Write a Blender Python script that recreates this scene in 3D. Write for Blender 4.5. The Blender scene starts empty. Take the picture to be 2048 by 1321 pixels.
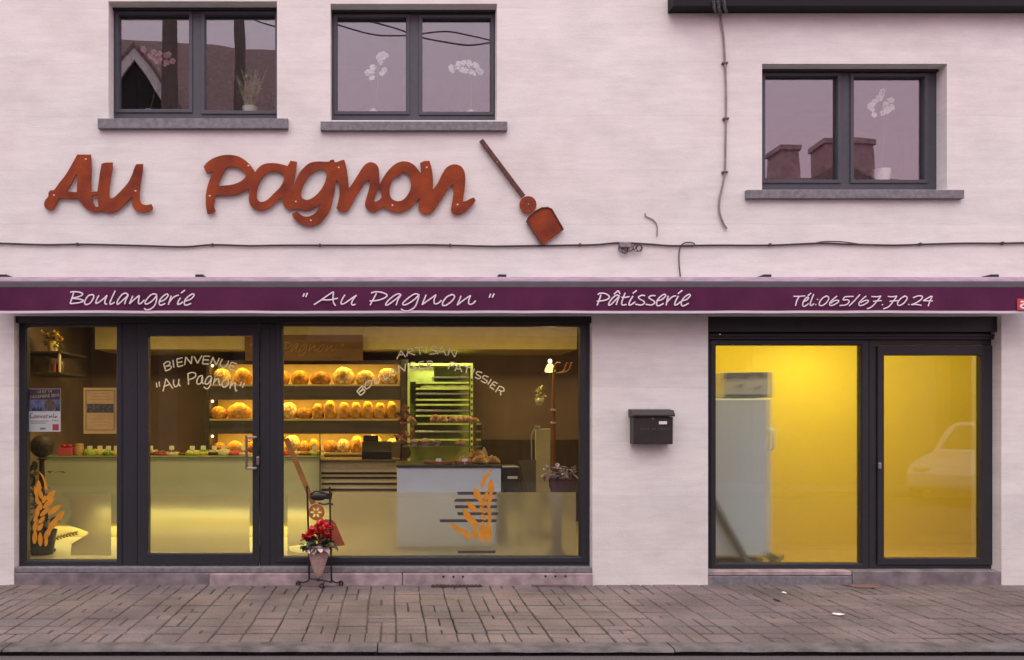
import bpy, bmesh, math, random
from mathutils import Vector, Matrix, noise as mnoise
R = math.radians
random.seed(7)
scene = bpy.context.scene
COL = scene.collection

# ---------------------------------------------------------------- camera
# facade plane is y = 0, pavement is z = 0, 225 photo pixels to the metre on the facade
FX, VX, HY, D = 1597.5, 780.0, 840.0, 7.1
ZH = (1170 - HY) / 225.0
cam = bpy.data.cameras.new('camera')
cam.sensor_width = 36.0
cam.lens = 36.0 * FX / 2048.0
cam.shift_x = (1024 - VX) / 2048.0
cam.shift_y = (HY - 660.5) / 2048.0
cam.clip_start, cam.clip_end = 0.05, 500
camo = bpy.data.objects.new('camera', cam)
camo.location = (0, -D, ZH)
camo.rotation_euler = (R(90), 0, 0)
COL.objects.link(camo)
scene.camera = camo

# ---------------------------------------------------------------- sky and sun
SUN_EL, SUN_AZ = R(52), R(198)
world = bpy.data.worlds.new('World')
scene.world = world
world.use_nodes = True
nt = world.node_tree
nt.nodes.clear()
wo = nt.nodes.new('ShaderNodeOutputWorld')
bg = nt.nodes.new('ShaderNodeBackground')
sky = nt.nodes.new('ShaderNodeTexSky')
sky.sky_type = 'NISHITA'
sky.sun_disc = False
sky.sun_elevation = SUN_EL
sky.sun_rotation = SUN_AZ
sky.air_density = 1.0
sky.dust_density = 4.0
# an overcast evening: the clear sky is mostly covered by lilac cloud, pinker towards the horizon
tc = nt.nodes.new('ShaderNodeTexCoord')
sep = nt.nodes.new('ShaderNodeSeparateXYZ')
ramp = nt.nodes.new('ShaderNodeValToRGB')
ramp.color_ramp.elements[0].position = 0.22
ramp.color_ramp.elements[0].color = (10.6, 6.7, 8.2, 1)
ramp.color_ramp.elements[1].position = 0.85
ramp.color_ramp.elements[1].color = (16.0, 14.4, 14.4, 1)
for _p, _c in ((0.37, (9.9, 6.9, 8.6, 1)), (0.50, (9.6, 8.1, 9.6, 1))):
    ramp.color_ramp.elements.new(_p).color = _c
mx = nt.nodes.new('ShaderNodeMixRGB')
mx.inputs[0].default_value = 0.92
nt.links.new(tc.outputs['Generated'], sep.inputs[0])
nt.links.new(sep.outputs['Z'], ramp.inputs[0])
nt.links.new(sky.outputs[0], mx.inputs[1])
nt.links.new(ramp.outputs[0], mx.inputs[2])
nt.links.new(mx.outputs[0], bg.inputs[0])
bg.inputs[1].default_value = 0.15
nt.links.new(bg.outputs[0], wo.inputs[0])

sl = bpy.data.lights.new('sun', 'SUN')
sl.energy = 0.85
sl.angle = R(50)
sl.color = (1.0, 0.93, 0.90)
so = bpy.data.objects.new('sun', sl)
so.rotation_euler = (R(38), 0, R(-18))
so.location = (0, -10, 20)
COL.objects.link(so)

scene.view_settings.view_transform = 'Standard'
scene.view_settings.look = 'None'
scene.view_settings.exposure = 0.0
scene.view_settings.gamma = 1.0
scene.cycles.max_bounces = 10
scene.cycles.transparent_max_bounces = 24
scene.cycles.transmission_bounces = 8
scene.cycles.use_denoising = True
scene.cycles.sample_clamp_indirect = 4.0

# ---------------------------------------------------------------- helpers
def W(px, py, y=0.0):
    k = (D + y) / FX
    return Vector(((px - VX) * k, y, ZH + (HY - py) * k))

def PR(x0, y0, x1, y1, y):
    a, b = W(x0, y1, y), W(x1, y0, y)
    return a.x, a.z, b.x, b.z

def Rf(px, py, Y, yg=0.14):
    """the point at y = -Y that is mirrored by a pane at yg under this photo pixel"""
    d = D + 2 * yg + Y
    return Vector(((px - VX) / FX * d, -Y, ZH + (HY - py) / FX * d))

def crom(pts, n=6, closed=False):
    pts = [Vector(p) for p in pts]
    if len(pts) < 3:
        return pts
    out = []
    L = len(pts)
    rng = range(L) if closed else range(L - 1)
    for i in rng:
        p1, p2 = pts[i], pts[(i + 1) % L]
        p0 = pts[i - 1] if (i > 0 or closed) else p1 * 2 - p2
        p3 = pts[(i + 2) % L] if (i + 2 < L or closed) else p2 * 2 - p1
        for k in range(n):
            t = k / n
            out.append(0.5 * ((2 * p1) + (p2 - p0) * t + (2 * p0 - 5 * p1 + 4 * p2 - p3) * t * t + (3 * p1 - p0 - 3 * p2 + p3) * t ** 3))
    if not closed:
        out.append(pts[-1])
    return out

class MB:
    def __init__(s):
        s.v, s.f = [], []
    def add(s, verts, faces):
        o = len(s.v)
        s.v += [tuple(v) for v in verts]
        s.f += [tuple(i + o for i in f) for f in faces]
        return s
    def box(s, x0, y0, z0, x1, y1, z1):
        v = [(x0, y0, z0), (x1, y0, z0), (x1, y1, z0), (x0, y1, z0), (x0, y0, z1), (x1, y0, z1), (x1, y1, z1), (x0, y1, z1)]
        return s.add(v, [(0, 3, 2, 1), (4, 5, 6, 7), (0, 1, 5, 4), (1, 2, 6, 5), (2, 3, 7, 6), (3, 0, 4, 7)])
    def pbox(s, px0, py0, px1, py1, y0, y1):
        a, b, c, d = PR(px0, py0, px1, py1, y0)
        return s.box(a, y0, b, c, y1, d)
    def slab(s, outer, holes, y0, y1):
        xs = sorted({outer[0], outer[2]} | {h[0] for h in holes} | {h[2] for h in holes})
        zs = sorted({outer[1], outer[3]} | {h[1] for h in holes} | {h[3] for h in holes})
        xs = [x for x in xs if outer[0] - 1e-6 <= x <= outer[2] + 1e-6]
        zs = [z for z in zs if outer[1] - 1e-6 <= z <= outer[3] + 1e-6]
        nx, nz = len(xs) - 1, len(zs) - 1
        def solid(i, j):
            if i < 0 or j < 0 or i >= nx or j >= nz:
                return False
            cx, cz = (xs[i] + xs[i + 1]) / 2, (zs[j] + zs[j + 1]) / 2
            return not any(h[0] < cx < h[2] and h[1] < cz < h[3] for h in holes)
        idx, vs, fs = {}, [], []
        def V(i, j, k):
            if (i, j, k) not in idx:
                idx[(i, j, k)] = len(vs)
                vs.append((xs[i], y1 if k else y0, zs[j]))
            return idx[(i, j, k)]
        for i in range(nx):
            for j in range(nz):
                if not solid(i, j):
                    continue
                fs.append((V(i, j, 0), V(i + 1, j, 0), V(i + 1, j + 1, 0), V(i, j + 1, 0)))
                fs.append((V(i, j, 1), V(i, j + 1, 1), V(i + 1, j + 1, 1), V(i + 1, j, 1)))
                if not solid(i - 1, j): fs.append((V(i, j, 0), V(i, j + 1, 0), V(i, j + 1, 1), V(i, j, 1)))
                if not solid(i + 1, j): fs.append((V(i + 1, j, 0), V(i + 1, j, 1), V(i + 1, j + 1, 1), V(i + 1, j + 1, 0)))
                if not solid(i, j - 1): fs.append((V(i, j, 0), V(i, j, 1), V(i + 1, j, 1), V(i + 1, j, 0)))
                if not solid(i, j + 1): fs.append((V(i, j + 1, 0), V(i + 1, j + 1, 0), V(i + 1, j + 1, 1), V(i, j + 1, 1)))
        return s.add(vs, fs)
    def tube(s, pts, r, n=8, sq=None, cap=True, closed=False):
        """tube through points; r is a number or a list; sq = (centre y, factor) flattens it in y"""
        pts = [Vector(p) for p in pts]
        if len(pts) == 1:
            pts = [pts[0] - Vector((r * .3, 0, 0)), pts[0] + Vector((r * .3, 0, 0))]
        L = len(pts)
        rs = r if isinstance(r, (list, tuple)) else [r] * L
        vs, fs, prev = [], [], None
        for i, p in enumerate(pts):
            a = pts[i - 1] if (i > 0 or closed) else p
            b = pts[(i + 1) % L] if (i < L - 1 or closed) else p
            t = (b - a)
            t = t.normalized() if t.length > 1e-9 else Vector((0, 0, 1))
            if prev is None:
                u = t.cross(Vector((0, 1, 0)))
                if u.length < 1e-3: u = t.cross(Vector((1, 0, 0)))
            else:
                u = prev - t * prev.dot(t)
                if u.length < 1e-6: u = t.cross(Vector((0, 1, 0)))
            u.normalize(); prev = u
            w = t.cross(u)
            for k in range(n):
                an = 2 * math.pi * k / n
                q = p + (u * math.cos(an) + w * math.sin(an)) * rs[i]
                if sq: q.y = sq[0] + (q.y - p.y) * sq[1]
                vs.append(q)
        for i in range(L if closed else L - 1):
            j = (i + 1) % L
            for k in range(n):
                fs.append((i * n + k, i * n + (k + 1) % n, j * n + (k + 1) % n, j * n + k))
        if cap and not closed:
            fs.append(tuple(range(n - 1, -1, -1)))
            fs.append(tuple((L - 1) * n + k for k in range(n)))
        return s.add(vs, fs)
    def lathe(s, prof, c=(0, 0, 0), n=20, sx=1, sy=1):
        c = Vector(c)
        vs, fs = [], []
        for (r, z) in prof:
            for k in range(n):
                a = 2 * math.pi * k / n
                vs.append((c.x + r * sx * math.cos(a), c.y + r * sy * math.sin(a), c.z + z))
        for i in range(len(prof) - 1):
            for k in range(n):
                fs.append((i * n + k, i * n + (k + 1) % n, (i + 1) * n + (k + 1) % n, (i + 1) * n + k))
        fs.append(tuple(range(n - 1, -1, -1)))
        fs.append(tuple((len(prof) - 1) * n + k for k in range(n)))
        return s.add(vs, fs)
    def prism(s, xz, y0, y1):
        n = len(xz)
        vs = [(p[0], y0, p[1]) for p in xz] + [(p[0], y1, p[1]) for p in xz]
        fs = [tuple(range(n)), tuple(range(2 * n - 1, n - 1, -1))]
        fs += [(i, i + n, (i + 1) % n + n, (i + 1) % n) for i in range(n)]
        return s.add(vs, fs)
    def extr_x(s, yz, x0, x1):
        n = len(yz)
        vs = [(x0, p[0], p[1]) for p in yz] + [(x1, p[0], p[1]) for p in yz]
        fs = [tuple(range(n)), tuple(range(2 * n - 1, n - 1, -1))]
        fs += [(i, i + n, (i + 1) % n + n, (i + 1) % n) for i in range(n)]
        return s.add(vs, fs)
    def ball(s, c, r, sx=1, sy=1, sz=1, n=12, m=8):
        prof = [(max(1e-4, r * math.sin(math.pi * i / m)), -r * sz * math.cos(math.pi * i / m)) for i in range(m + 1)]
        return s.lathe(prof, c, n, sx, sy)
    def xform(s, M):
        s.v = [tuple(M @ Vector(v)) for v in s.v]
        return s
    def build(s, name, mat, parent=None, smooth=False, bevel=0, origin=None):
        if parent is not None:
            top = parent
            while top.parent: top = top.parent
            o = top.location.copy()
        elif origin is not None:
            o = Vector(origin)
        else:
            xs = [v[0] for v in s.v]; ys = [v[1] for v in s.v]; zs = [v[2] for v in s.v]
            o = Vector(((min(xs) + max(xs)) / 2, (min(ys) + max(ys)) / 2, min(zs)))
        me = bpy.data.meshes.new(name)
        me.from_pydata([(v[0] - o.x, v[1] - o.y, v[2] - o.z) for v in s.v], [], s.f)
        bm = bmesh.new(); bm.from_mesh(me)
        bmesh.ops.recalc_face_normals(bm, faces=bm.faces)
        if smooth:
            for f in bm.faces: f.smooth = True
            for e in bm.edges:
                if len(e.link_faces) == 2 and e.calc_face_angle(0) > R(42): e.smooth = False
        bm.to_mesh(me); bm.free()
        me.materials.append(mat)
        ob = bpy.data.objects.new(name, me)
        COL.objects.link(ob)
        if parent is not None: ob.parent = parent
        else: ob.location = o
        if bevel:
            b = ob.modifiers.new('bevel', 'BEVEL')
            b.width = bevel; b.segments = 2; b.limit_method = 'ANGLE'; b.angle_limit = R(40)
            b.harden_normals = False
        return ob

def tag(o, label, cat, group=None):
    o['label'] = label; o['category'] = cat
    if group: o['group'] = group
    return o

def kind(o, k):
    o['kind'] = k
    return o

def thing(name, label, cat, loc, group=None):
    o = bpy.data.objects.new(name, None)
    COL.objects.link(o)
    o.empty_display_size = 0.1
    o.location = loc
    return tag(o, label, cat, group)

def filled(name, contours, y0, y1, mat, parent=None, bevel=0.0):
    """flat cut-out with holes: contours are lists of (X, Z)"""
    cu = bpy.data.curves.new('tmp', 'CURVE')
    cu.dimensions = '2D'; cu.fill_mode = 'BOTH'
    cu.extrude = max(1e-5, (y1 - y0) / 2 - bevel)
    if bevel: cu.bevel_depth = bevel; cu.bevel_resolution = 1; cu.offset = -bevel
    for c in contours:
        sp = cu.splines.new('POLY')
        sp.points.add(len(c) - 1)
        for p, q in zip(sp.points, c): p.co = (q[0], q[1], 0, 1)
        sp.use_cyclic_u = True
    t = bpy.data.objects.new('tmp', cu)
    COL.objects.link(t)
    dg = bpy.context.evaluated_depsgraph_get()
    me = bpy.data.meshes.new_from_object(t.evaluated_get(dg))
    mb = MB()
    yc = (y0 + y1) / 2
    mb.add([(v.co.x, yc - v.co.z, v.co.y) for v in me.vertices], [tuple(p.vertices) for p in me.polygons])
    bpy.data.objects.remove(t); bpy.data.curves.remove(cu); bpy.data.meshes.remove(me)
    return mb.build(name, mat, parent)

def zs(pts, ox, oy, s, y):
    """zoomed-crop coordinates -> world (X, Z) at depth y"""
    return [(W(ox + p[0] / s, oy + p[1] / s, y).x, W(ox + p[0] / s, oy + p[1] / s, y).z) for p in pts]

def strokes_mb(strokes, ox, oy, s, y, rpx, n=6, flat=0.25, mb=None, fn=None):
    mb = mb or MB()
    k = (D + y) / FX
    for i, st in enumerate(strokes):
        yy = y - 0.0002 * (i % 3)
        P = [W(ox + p[0] / s, oy + p[1] / s, yy) for p in st]
        if len(P) == 1:
            mb.ball(P[0], rpx * k * 1.15, 1, flat, 1, 10, 6); continue
        if len(P) >= 3: P = crom(P, 5)
        mb.tube(P, rpx * k, n, sq=(yy, flat))
    return mb

# ---------------------------------------------------------------- materials
def M(name, col, rough=0.6, metal=0.0, var=0.12, scale=8.0, bump=0.0, bscale=None, spec=0.5, stretch=(1, 1, 1), col2=None, trans=0.0, detail=5.0, bdist=0.01):
    m = bpy.data.materials.new(name); m.use_nodes = True
    t = m.node_tree; b = t.nodes['Principled BSDF']
    b.inputs['Roughness'].default_value = rough
    b.inputs['Metallic'].default_value = metal
    b.inputs['Specular IOR Level'].default_value = spec
    if trans: b.inputs['Transmission Weight'].default_value = trans
    tcn = t.nodes.new('ShaderNodeTexCoord'); mp = t.nodes.new('ShaderNodeMapping')
    mp.inputs['Scale'].default_value = stretch
    t.links.new(tcn.outputs['Object'], mp.inputs[0])
    nz = t.nodes.new('ShaderNodeTexNoise')
    nz.inputs['Scale'].default_value = scale; nz.inputs['Detail'].default_value = detail
    t.links.new(mp.outputs[0], nz.inputs['Vector'])
    rp = t.nodes.new('ShaderNodeValToRGB')
    c0 = [max(0, c * (1 - var)) for c in col]
    c1 = list(col2) if col2 else [min(1, c * (1 + var)) for c in col]
    rp.color_ramp.elements[0].position = 0.32; rp.color_ramp.elements[1].position = 0.68
    rp.color_ramp.elements[0].color = (*c0, 1); rp.color_ramp.elements[1].color = (*c1, 1)
    t.links.new(nz.outputs['Fac'], rp.inputs[0])
    t.links.new(rp.outputs[0], b.inputs['Base Color'])
    if bump:
        n2 = t.nodes.new('ShaderNodeTexNoise')
        n2.inputs['Scale'].default_value = bscale or scale * 4; n2.inputs['Detail'].default_value = 4
        t.links.new(mp.outputs[0], n2.inputs['Vector'])
        bp = t.nodes.new('ShaderNodeBump')
        bp.inputs['Strength'].default_value = bump; bp.inputs['Distance'].default_value = bdist
        t.links.new(n2.outputs['Fac'], bp.inputs['Height'])
        t.links.new(bp.outputs[0], b.inputs['Normal'])
    return m

def glow(name, col, strength):
    m = bpy.data.materials.new(name); m.use_nodes = True
    b = m.node_tree.nodes['Principled BSDF']
    b.inputs['Base Color'].default_value = (*col, 1)
    b.inputs['Emission Color'].default_value = (*col, 1)
    b.inputs['Emission Strength'].default_value = strength
    return m

def glass_mat(name, refl, tint=(0.92, 0.95, 0.93), wav=0.0, rough=0.0):
    m = bpy.data.materials.new(name); m.use_nodes = True
    t = m.node_tree; t.nodes.clear()
    out = t.nodes.new('ShaderNodeOutputMaterial'); mixs = t.nodes.new('ShaderNodeMixShader')
    tr = t.nodes.new('ShaderNodeBsdfTransparent'); tr.inputs[0].default_value = (*tint, 1)
    gl = t.nodes.new('ShaderNodeBsdfGlossy'); gl.inputs['Roughness'].default_value = rough
    lw = t.nodes.new('ShaderNodeLayerWeight'); lw.inputs[0].default_value = 0.5
    pw = t.nodes.new('ShaderNodeMath'); pw.operation = 'POWER'; pw.inputs[1].default_value = 4
    ml = t.nodes.new('ShaderNodeMath'); ml.operation = 'MULTIPLY_ADD'; ml.inputs[1].default_value = 0.7; ml.inputs[2].default_value = refl
    t.links.new(lw.outputs['Facing'], pw.inputs[0]); t.links.new(pw.outputs[0], ml.inputs[0])
    t.links.new(ml.outputs[0], mixs.inputs[0])
    if wav:
        nz = t.nodes.new('ShaderNodeTexNoise'); nz.inputs['Scale'].default_value = 1.6; nz.inputs['Detail'].default_value = 1
        tcn = t.nodes.new('ShaderNodeTexCoord'); bp = t.nodes.new('ShaderNodeBump')
        bp.inputs['Strength'].default_value = 1.0; bp.inputs['Distance'].default_value = wav
        t.links.new(tcn.outputs['Object'], nz.inputs['Vector']); t.links.new(nz.outputs['Fac'], bp.inputs['Height'])
        t.links.new(bp.outputs[0], gl.inputs['Normal'])
    t.links.new(tr.outputs[0], mixs.inputs[1]); t.links.new(gl.outputs[0], mixs.inputs[2])
    t.links.new(mixs.outputs[0], out.inputs[0])
    return m

def frost_mat(name, rough, milky, col, tint=(0.95, 0.95, 0.95), clear=0.0):
    """frosted film: rough refraction through a slab with a milky translucent share"""
    m = bpy.data.materials.new(name); m.use_nodes = True
    t = m.node_tree; t.nodes.clear()
    out = t.nodes.new('ShaderNodeOutputMaterial'); mixs = t.nodes.new('ShaderNodeMixShader'); mixs.inputs[0].default_value = milky
    rf = t.nodes.new('ShaderNodeBsdfRefraction'); rf.inputs['IOR'].default_value = 1.25; rf.inputs['Roughness'].default_value = rough
    rf.inputs[0].default_value = (*tint, 1)
    add = t.nodes.new('ShaderNodeMixShader'); add.inputs[0].default_value = 0.16
    tl = t.nodes.new('ShaderNodeBsdfTranslucent'); tl.inputs[0].default_value = (*col, 1)
    df = t.nodes.new('ShaderNodeBsdfDiffuse'); df.inputs[0].default_value = (*col, 1)
    t.links.new(tl.outputs[0], add.inputs[1]); t.links.new(df.outputs[0], add.inputs[2])
    cl = t.nodes.new('ShaderNodeMixShader'); cl.inputs[0].default_value = clear
    tp = t.nodes.new('ShaderNodeBsdfTransparent'); tp.inputs[0].default_value = (*tint, 1)
    t.links.new(rf.outputs[0], cl.inputs[1]); t.links.new(tp.outputs[0], cl.inputs[2])
    t.links.new(cl.outputs[0], mixs.inputs[1]); t.links.new(add.outputs[0], mixs.inputs[2])
    t.links.new(mixs.outputs[0], out.inputs[0])
    return m

def plaster_mat():
    m = bpy.data.materials.new('pink_plaster'); m.use_nodes = True
    t = m.node_tree; b = t.nodes['Principled BSDF']; N = t.nodes.new; Lk = t.links.new
    b.inputs['Roughness'].default_value = 0.9; b.inputs['Specular IOR Level'].default_value = 0.2
    tcn = N('ShaderNodeTexCoord')
    mp = N('ShaderNodeMapping'); mp.inputs['Scale'].default_value = (0.9, 1, 7.0); Lk(tcn.outputs['Object'], mp.inputs[0])
    n1 = N('ShaderNodeTexNoise'); n1.inputs['Scale'].default_value = 2.4; n1.inputs['Detail'].default_value = 9; n1.inputs['Roughness'].default_value = 0.72
    Lk(mp.outputs[0], n1.inputs['Vector'])
    n2 = N('ShaderNodeTexNoise'); n2.inputs['Scale'].default_value = 0.75; n2.inputs['Detail'].default_value = 3
    Lk(tcn.outputs['Object'], n2.inputs['Vector'])
    sp = N('ShaderNodeSeparateXYZ'); Lk(tcn.outputs['Object'], sp.inputs[0])
    # wobbling courses of render about half a metre high
    nw = N('ShaderNodeTexNoise'); nw.inputs['Scale'].default_value = 1.5; Lk(tcn.outputs['Object'], nw.inputs['Vector'])
    zz = N('ShaderNodeMath'); zz.operation = 'MULTIPLY_ADD'; zz.inputs[1].default_value = 0.05; Lk(nw.outputs['Fac'], zz.inputs[0]); Lk(sp.outputs['Z'], zz.inputs[2])
    dv = N('ShaderNodeMath'); dv.operation = 'MULTIPLY'; dv.inputs[1].default_value = 1 / 0.482; Lk(zz.outputs[0], dv.inputs[0])
    ad = N('ShaderNodeMath'); ad.operation = 'ADD'; ad.inputs[1].default_value = 0.31; Lk(dv.outputs[0], ad.inputs[0])
    fl = N('ShaderNodeMath'); fl.operation = 'FLOOR'; Lk(ad.outputs[0], fl.inputs[0])
    wn = N('ShaderNodeTexWhiteNoise'); wn.noise_dimensions = '1D'; Lk(fl.outputs[0], wn.inputs['W'])
    fr = N('ShaderNodeMath'); fr.operation = 'FRACT'; Lk(ad.outputs[0], fr.inputs[0])
    ln = N('ShaderNodeMath'); ln.operation = 'LESS_THAN'; ln.inputs[1].default_value = 0.018; Lk(fr.outputs[0], ln.inputs[0])
    c = N('ShaderNodeMixRGB'); c.inputs[1].default_value = (0.83, 0.80, 0.755, 1); c.inputs[2].default_value = (0.82, 0.825, 0.785, 1)
    r2 = N('ShaderNodeMapRange'); r2.inputs[1].default_value = 0.35; r2.inputs[2].default_value = 0.65; Lk(n2.outputs['Fac'], r2.inputs[0]); Lk(r2.outputs[0], c.inputs[0])
    r1 = N('ShaderNodeMapRange'); r1.inputs[1].default_value = 0.28; r1.inputs[2].default_value = 0.62; r1.inputs[3].default_value = 0.885; r1.inputs[4].default_value = 1.02
    Lk(n1.outputs['Fac'], r1.inputs[0])
    rb = N('ShaderNodeMapRange'); rb.inputs[3].default_value = 0.94; rb.inputs[4].default_value = 1.02; Lk(wn.outputs['Value'], rb.inputs[0])
    m1 = N('ShaderNodeMath'); m1.operation = 'MULTIPLY'; Lk(r1.outputs[0], m1.inputs[0]); Lk(rb.outputs[0], m1.inputs[1])
    l2 = N('ShaderNodeMath'); l2.operation = 'MULTIPLY_ADD'; l2.inputs[1].default_value = -0.05; l2.inputs[2].default_value = 1.0; Lk(ln.outputs[0], l2.inputs[0])
    m2 = N('ShaderNodeMath'); m2.operation = 'MULTIPLY'; Lk(m1.outputs[0], m2.inputs[0]); Lk(l2.outputs[0], m2.inputs[1])
    vm = N('ShaderNodeVectorMath'); vm.operation = 'SCALE'; Lk(c.outputs[0], vm.inputs[0]); Lk(m2.outputs[0], vm.inputs['Scale'])
    n3 = N('ShaderNodeTexNoise'); n3.inputs['Scale'].default_value = 1.9; n3.inputs['Detail'].default_value = 9; n3.inputs['Roughness'].default_value = 0.68
    mp3 = N('ShaderNodeMapping'); mp3.inputs['Scale'].default_value = (0.8, 1, 1.25); mp3.inputs['Location'].default_value = (3, 0, 7); Lk(tcn.outputs['Object'], mp3.inputs[0]); Lk(mp3.outputs[0], n3.inputs['Vector'])
    r3 = N('ShaderNodeMapRange'); r3.inputs[1].default_value = 0.36; r3.inputs[2].default_value = 0.56; r3.inputs[3].default_value = 0.90; r3.inputs[4].default_value = 1.0; Lk(n3.outputs['Fac'], r3.inputs[0])
    v3 = N('ShaderNodeVectorMath'); v3.operation = 'SCALE'; Lk(vm.outputs[0], v3.inputs[0]); Lk(r3.outputs[0], v3.inputs['Scale'])
    Lk(v3.outputs[0], b.inputs['Base Color'])
    nb = N('ShaderNodeTexNoise'); nb.inputs['Scale'].default_value = 85; nb.inputs['Detail'].default_value = 8
    mb2 = N('ShaderNodeMapping'); mb2.inputs['Scale'].default_value = (0.5, 1, 1.6); Lk(tcn.outputs['Object'], mb2.inputs[0]); Lk(mb2.outputs[0], nb.inputs['Vector'])
    bp = N('ShaderNodeBump'); bp.inputs['Strength'].default_value = 0.3; bp.inputs['Distance'].default_value = 0.010
    Lk(nb.outputs['Fac'], bp.inputs['Height']); Lk(bp.outputs[0], b.inputs['Normal'])
    return m

def paver_mat():
    m = M('clay_pavers', (0.160, 0.134, 0.130), rough=0.72, var=0.30, scale=1.5, bump=0.9, bscale=55, bdist=0.008, detail=9)
    t = m.node_tree; b = t.nodes['Principled BSDF']; N = t.nodes.new; Lk = t.links.new
    src = b.inputs['Base Color'].links[0].from_socket
    ge = N('ShaderNodeNewGeometry')
    rp = N('ShaderNodeValToRGB')
    e = rp.color_ramp.elements
    e[0].color = (0.88, 0.89, 0.90, 1); e[1].color = (1.12, 1.08, 1.07, 1)
    k = rp.color_ramp.elements.new(0.5); k.color = (1.0, 0.96, 0.95, 1)
    k = rp.color_ramp.elements.new(0.8); k.color = (1.08, 0.99, 0.96, 1)
    Lk(ge.outputs['Random Per Island'], rp.inputs[0])
    mm = N('ShaderNodeMixRGB'); mm.blend_type = 'MULTIPLY'; mm.inputs[0].default_value = 1
    Lk(src, mm.inputs[1]); Lk(rp.outputs[0], mm.inputs[2])
    sp = N('ShaderNodeTexNoise'); sp.inputs['Scale'].default_value = 60; sp.inputs['Detail'].default_value = 3
    tcn = [n for n in t.nodes if n.type == 'TEX_COORD'][0]
    Lk(tcn.outputs['Object'], sp.inputs['Vector'])
    mr = N('ShaderNodeMapRange'); mr.inputs[1].default_value = 0.3; mr.inputs[2].default_value = 0.7; mr.inputs[3].default_value = 0.8; mr.inputs[4].default_value = 1.2
    Lk(sp.outputs['Fac'], mr.inputs[0])
    vm = N('ShaderNodeVectorMath'); vm.operation = 'SCALE'; Lk(mm.outputs[0], vm.inputs[0]); Lk(mr.outputs[0], vm.inputs['Scale'])
    Lk(vm.outputs[0], b.inputs['Base Color'])
    return m

PLASTER = plaster_mat()
PAVER = paver_mat()
JOINT = M('joint_dirt', (0.012, 0.010, 0.009), 0.95, var=0.5, scale=1.3, col2=(0.095, 0.078, 0.073), detail=7, bump=0.3, bscale=60)
ASPHALT = M('asphalt', (0.085, 0.08, 0.085), 0.85, var=0.35, scale=90, bump=0.4, bscale=140)
KERB = M('kerb_stone', (0.118, 0.106, 0.105), 0.8, var=0.42, scale=7, bump=0.8, bscale=60, detail=9)
ALU = M('anthracite_aluminium', (0.024, 0.0255, 0.031), 0.42, var=0.1, scale=30)
ALU_DARK = M('dark_aluminium', (0.018, 0.018, 0.021), 0.5, var=0.15, scale=12)
GREYFRAME = M('grey_window_frame', (0.055, 0.058, 0.072), 0.45, var=0.08, scale=20)
STONE = M('bluestone', (0.19, 0.185, 0.20), 0.7, var=0.25, scale=22, bump=0.25, bscale=90)
STONE_PINK = M('worn_stone', (0.36, 0.29, 0.295), 0.8, var=0.28, scale=9, bump=0.35, bscale=70)
STONE_DARK = M('dark_stone', (0.20, 0.175, 0.185), 0.6, var=0.35, scale=7, bump=0.3, bscale=60)  # darker stone used for some of the steps
RUST = M('corten_steel', (0.235, 0.047, 0.026), 0.8, var=0.32, scale=4.5, col2=(0.35, 0.070, 0.020), bump=0.5, bscale=90, spec=0.2, detail=10)
RUST_DARK = M('dark_corten_steel', (0.10, 0.035, 0.025), 0.7, var=0.3, scale=16, bump=0.25, bscale=120)
STEEL = M('stainless_steel', (0.62, 0.6, 0.58), 0.3, metal=1.0, var=0.05)
CABLE = M('black_cable', (0.06, 0.042, 0.042), 0.6, var=0.2, scale=20)
CABLE_GREY = M('grey_conduit', (0.26, 0.21, 0.21), 0.6, var=0.2, scale=20)
PURPLE = M('plum_awning_cloth', (0.092, 0.018, 0.060), 0.85, var=0.14, scale=5, bump=0.15, bscale=220, spec=0.2)
LILAC = M('faded_lilac_hood', (0.34, 0.26, 0.34), 0.6, var=0.2, scale=14, stretch=(0.6, 1, 3))
BAR = M('grey_awning_bar', (0.095, 0.092, 0.10), 0.5, var=0.12, scale=8)
WHITE = M('white_print', (0.80, 0.72, 0.78), 0.7, var=0.04)
TRIM = M('white_piping', (0.66, 0.60, 0.66), 0.7, var=0.05)
RED = M('red_print', (0.55, 0.05, 0.04), 0.6, var=0.1)
BLACK = M('black_metal', (0.012, 0.011, 0.012), 0.45, var=0.2)
MAILBOX = M('brown_black_steel', (0.030, 0.024, 0.024), 0.45, var=0.15, bump=0.1, bscale=200)
PAPER = M('white_paper', (0.78, 0.76, 0.74), 0.8, var=0.05)
GLASS = glass_mat('window_glass', 0.17, wav=0.0016)
SHOPGLASS = glass_mat('shop_glass', 0.05, wav=0.0008)
CLEAR = glass_mat('display_glass', 0.05, (0.96, 0.98, 0.95))
FILM = frost_mat('frosted_film', 0.30, 0.24, (0.80, 0.74, 0.58))
FROST = frost_mat('frosted_glass', 0.16, 0.10, (0.75, 0.70, 0.58), (0.97, 0.97, 0.97), 0.6)
CREAM = M('cream_vinyl', (0.80, 0.74, 0.42), 0.7, var=0.04)
ORANGE = M('orange_vinyl', (0.60, 0.245, 0.012), 0.55, var=0.12, scale=14)
SLATE = M('grey_vinyl', (0.055, 0.045, 0.05), 0.6, var=0.1)

# ---------------------------------------------------------------- ground
PAV_Y = -1.835   # inner edge of the kerb
KERB_Y = -2.005
mb = MB(); mb.add([(-40, -60, -0.16), (40, -60, -0.16), (40, 30, -0.16), (-40, 30, -0.16)], [(0, 1, 2, 3)])
kind(mb.build('ground', M('soil', (0.08, 0.06, 0.05), 0.95)), 'structure')
mb = MB(); mb.add([(-30, -8.1, -0.040), (30, -8.1, -0.040), (30, KERB_Y, -0.040), (-30, KERB_Y, -0.040)], [(0, 1, 2, 3)])
kind(mb.build('road', ASPHALT), 'structure')
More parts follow.
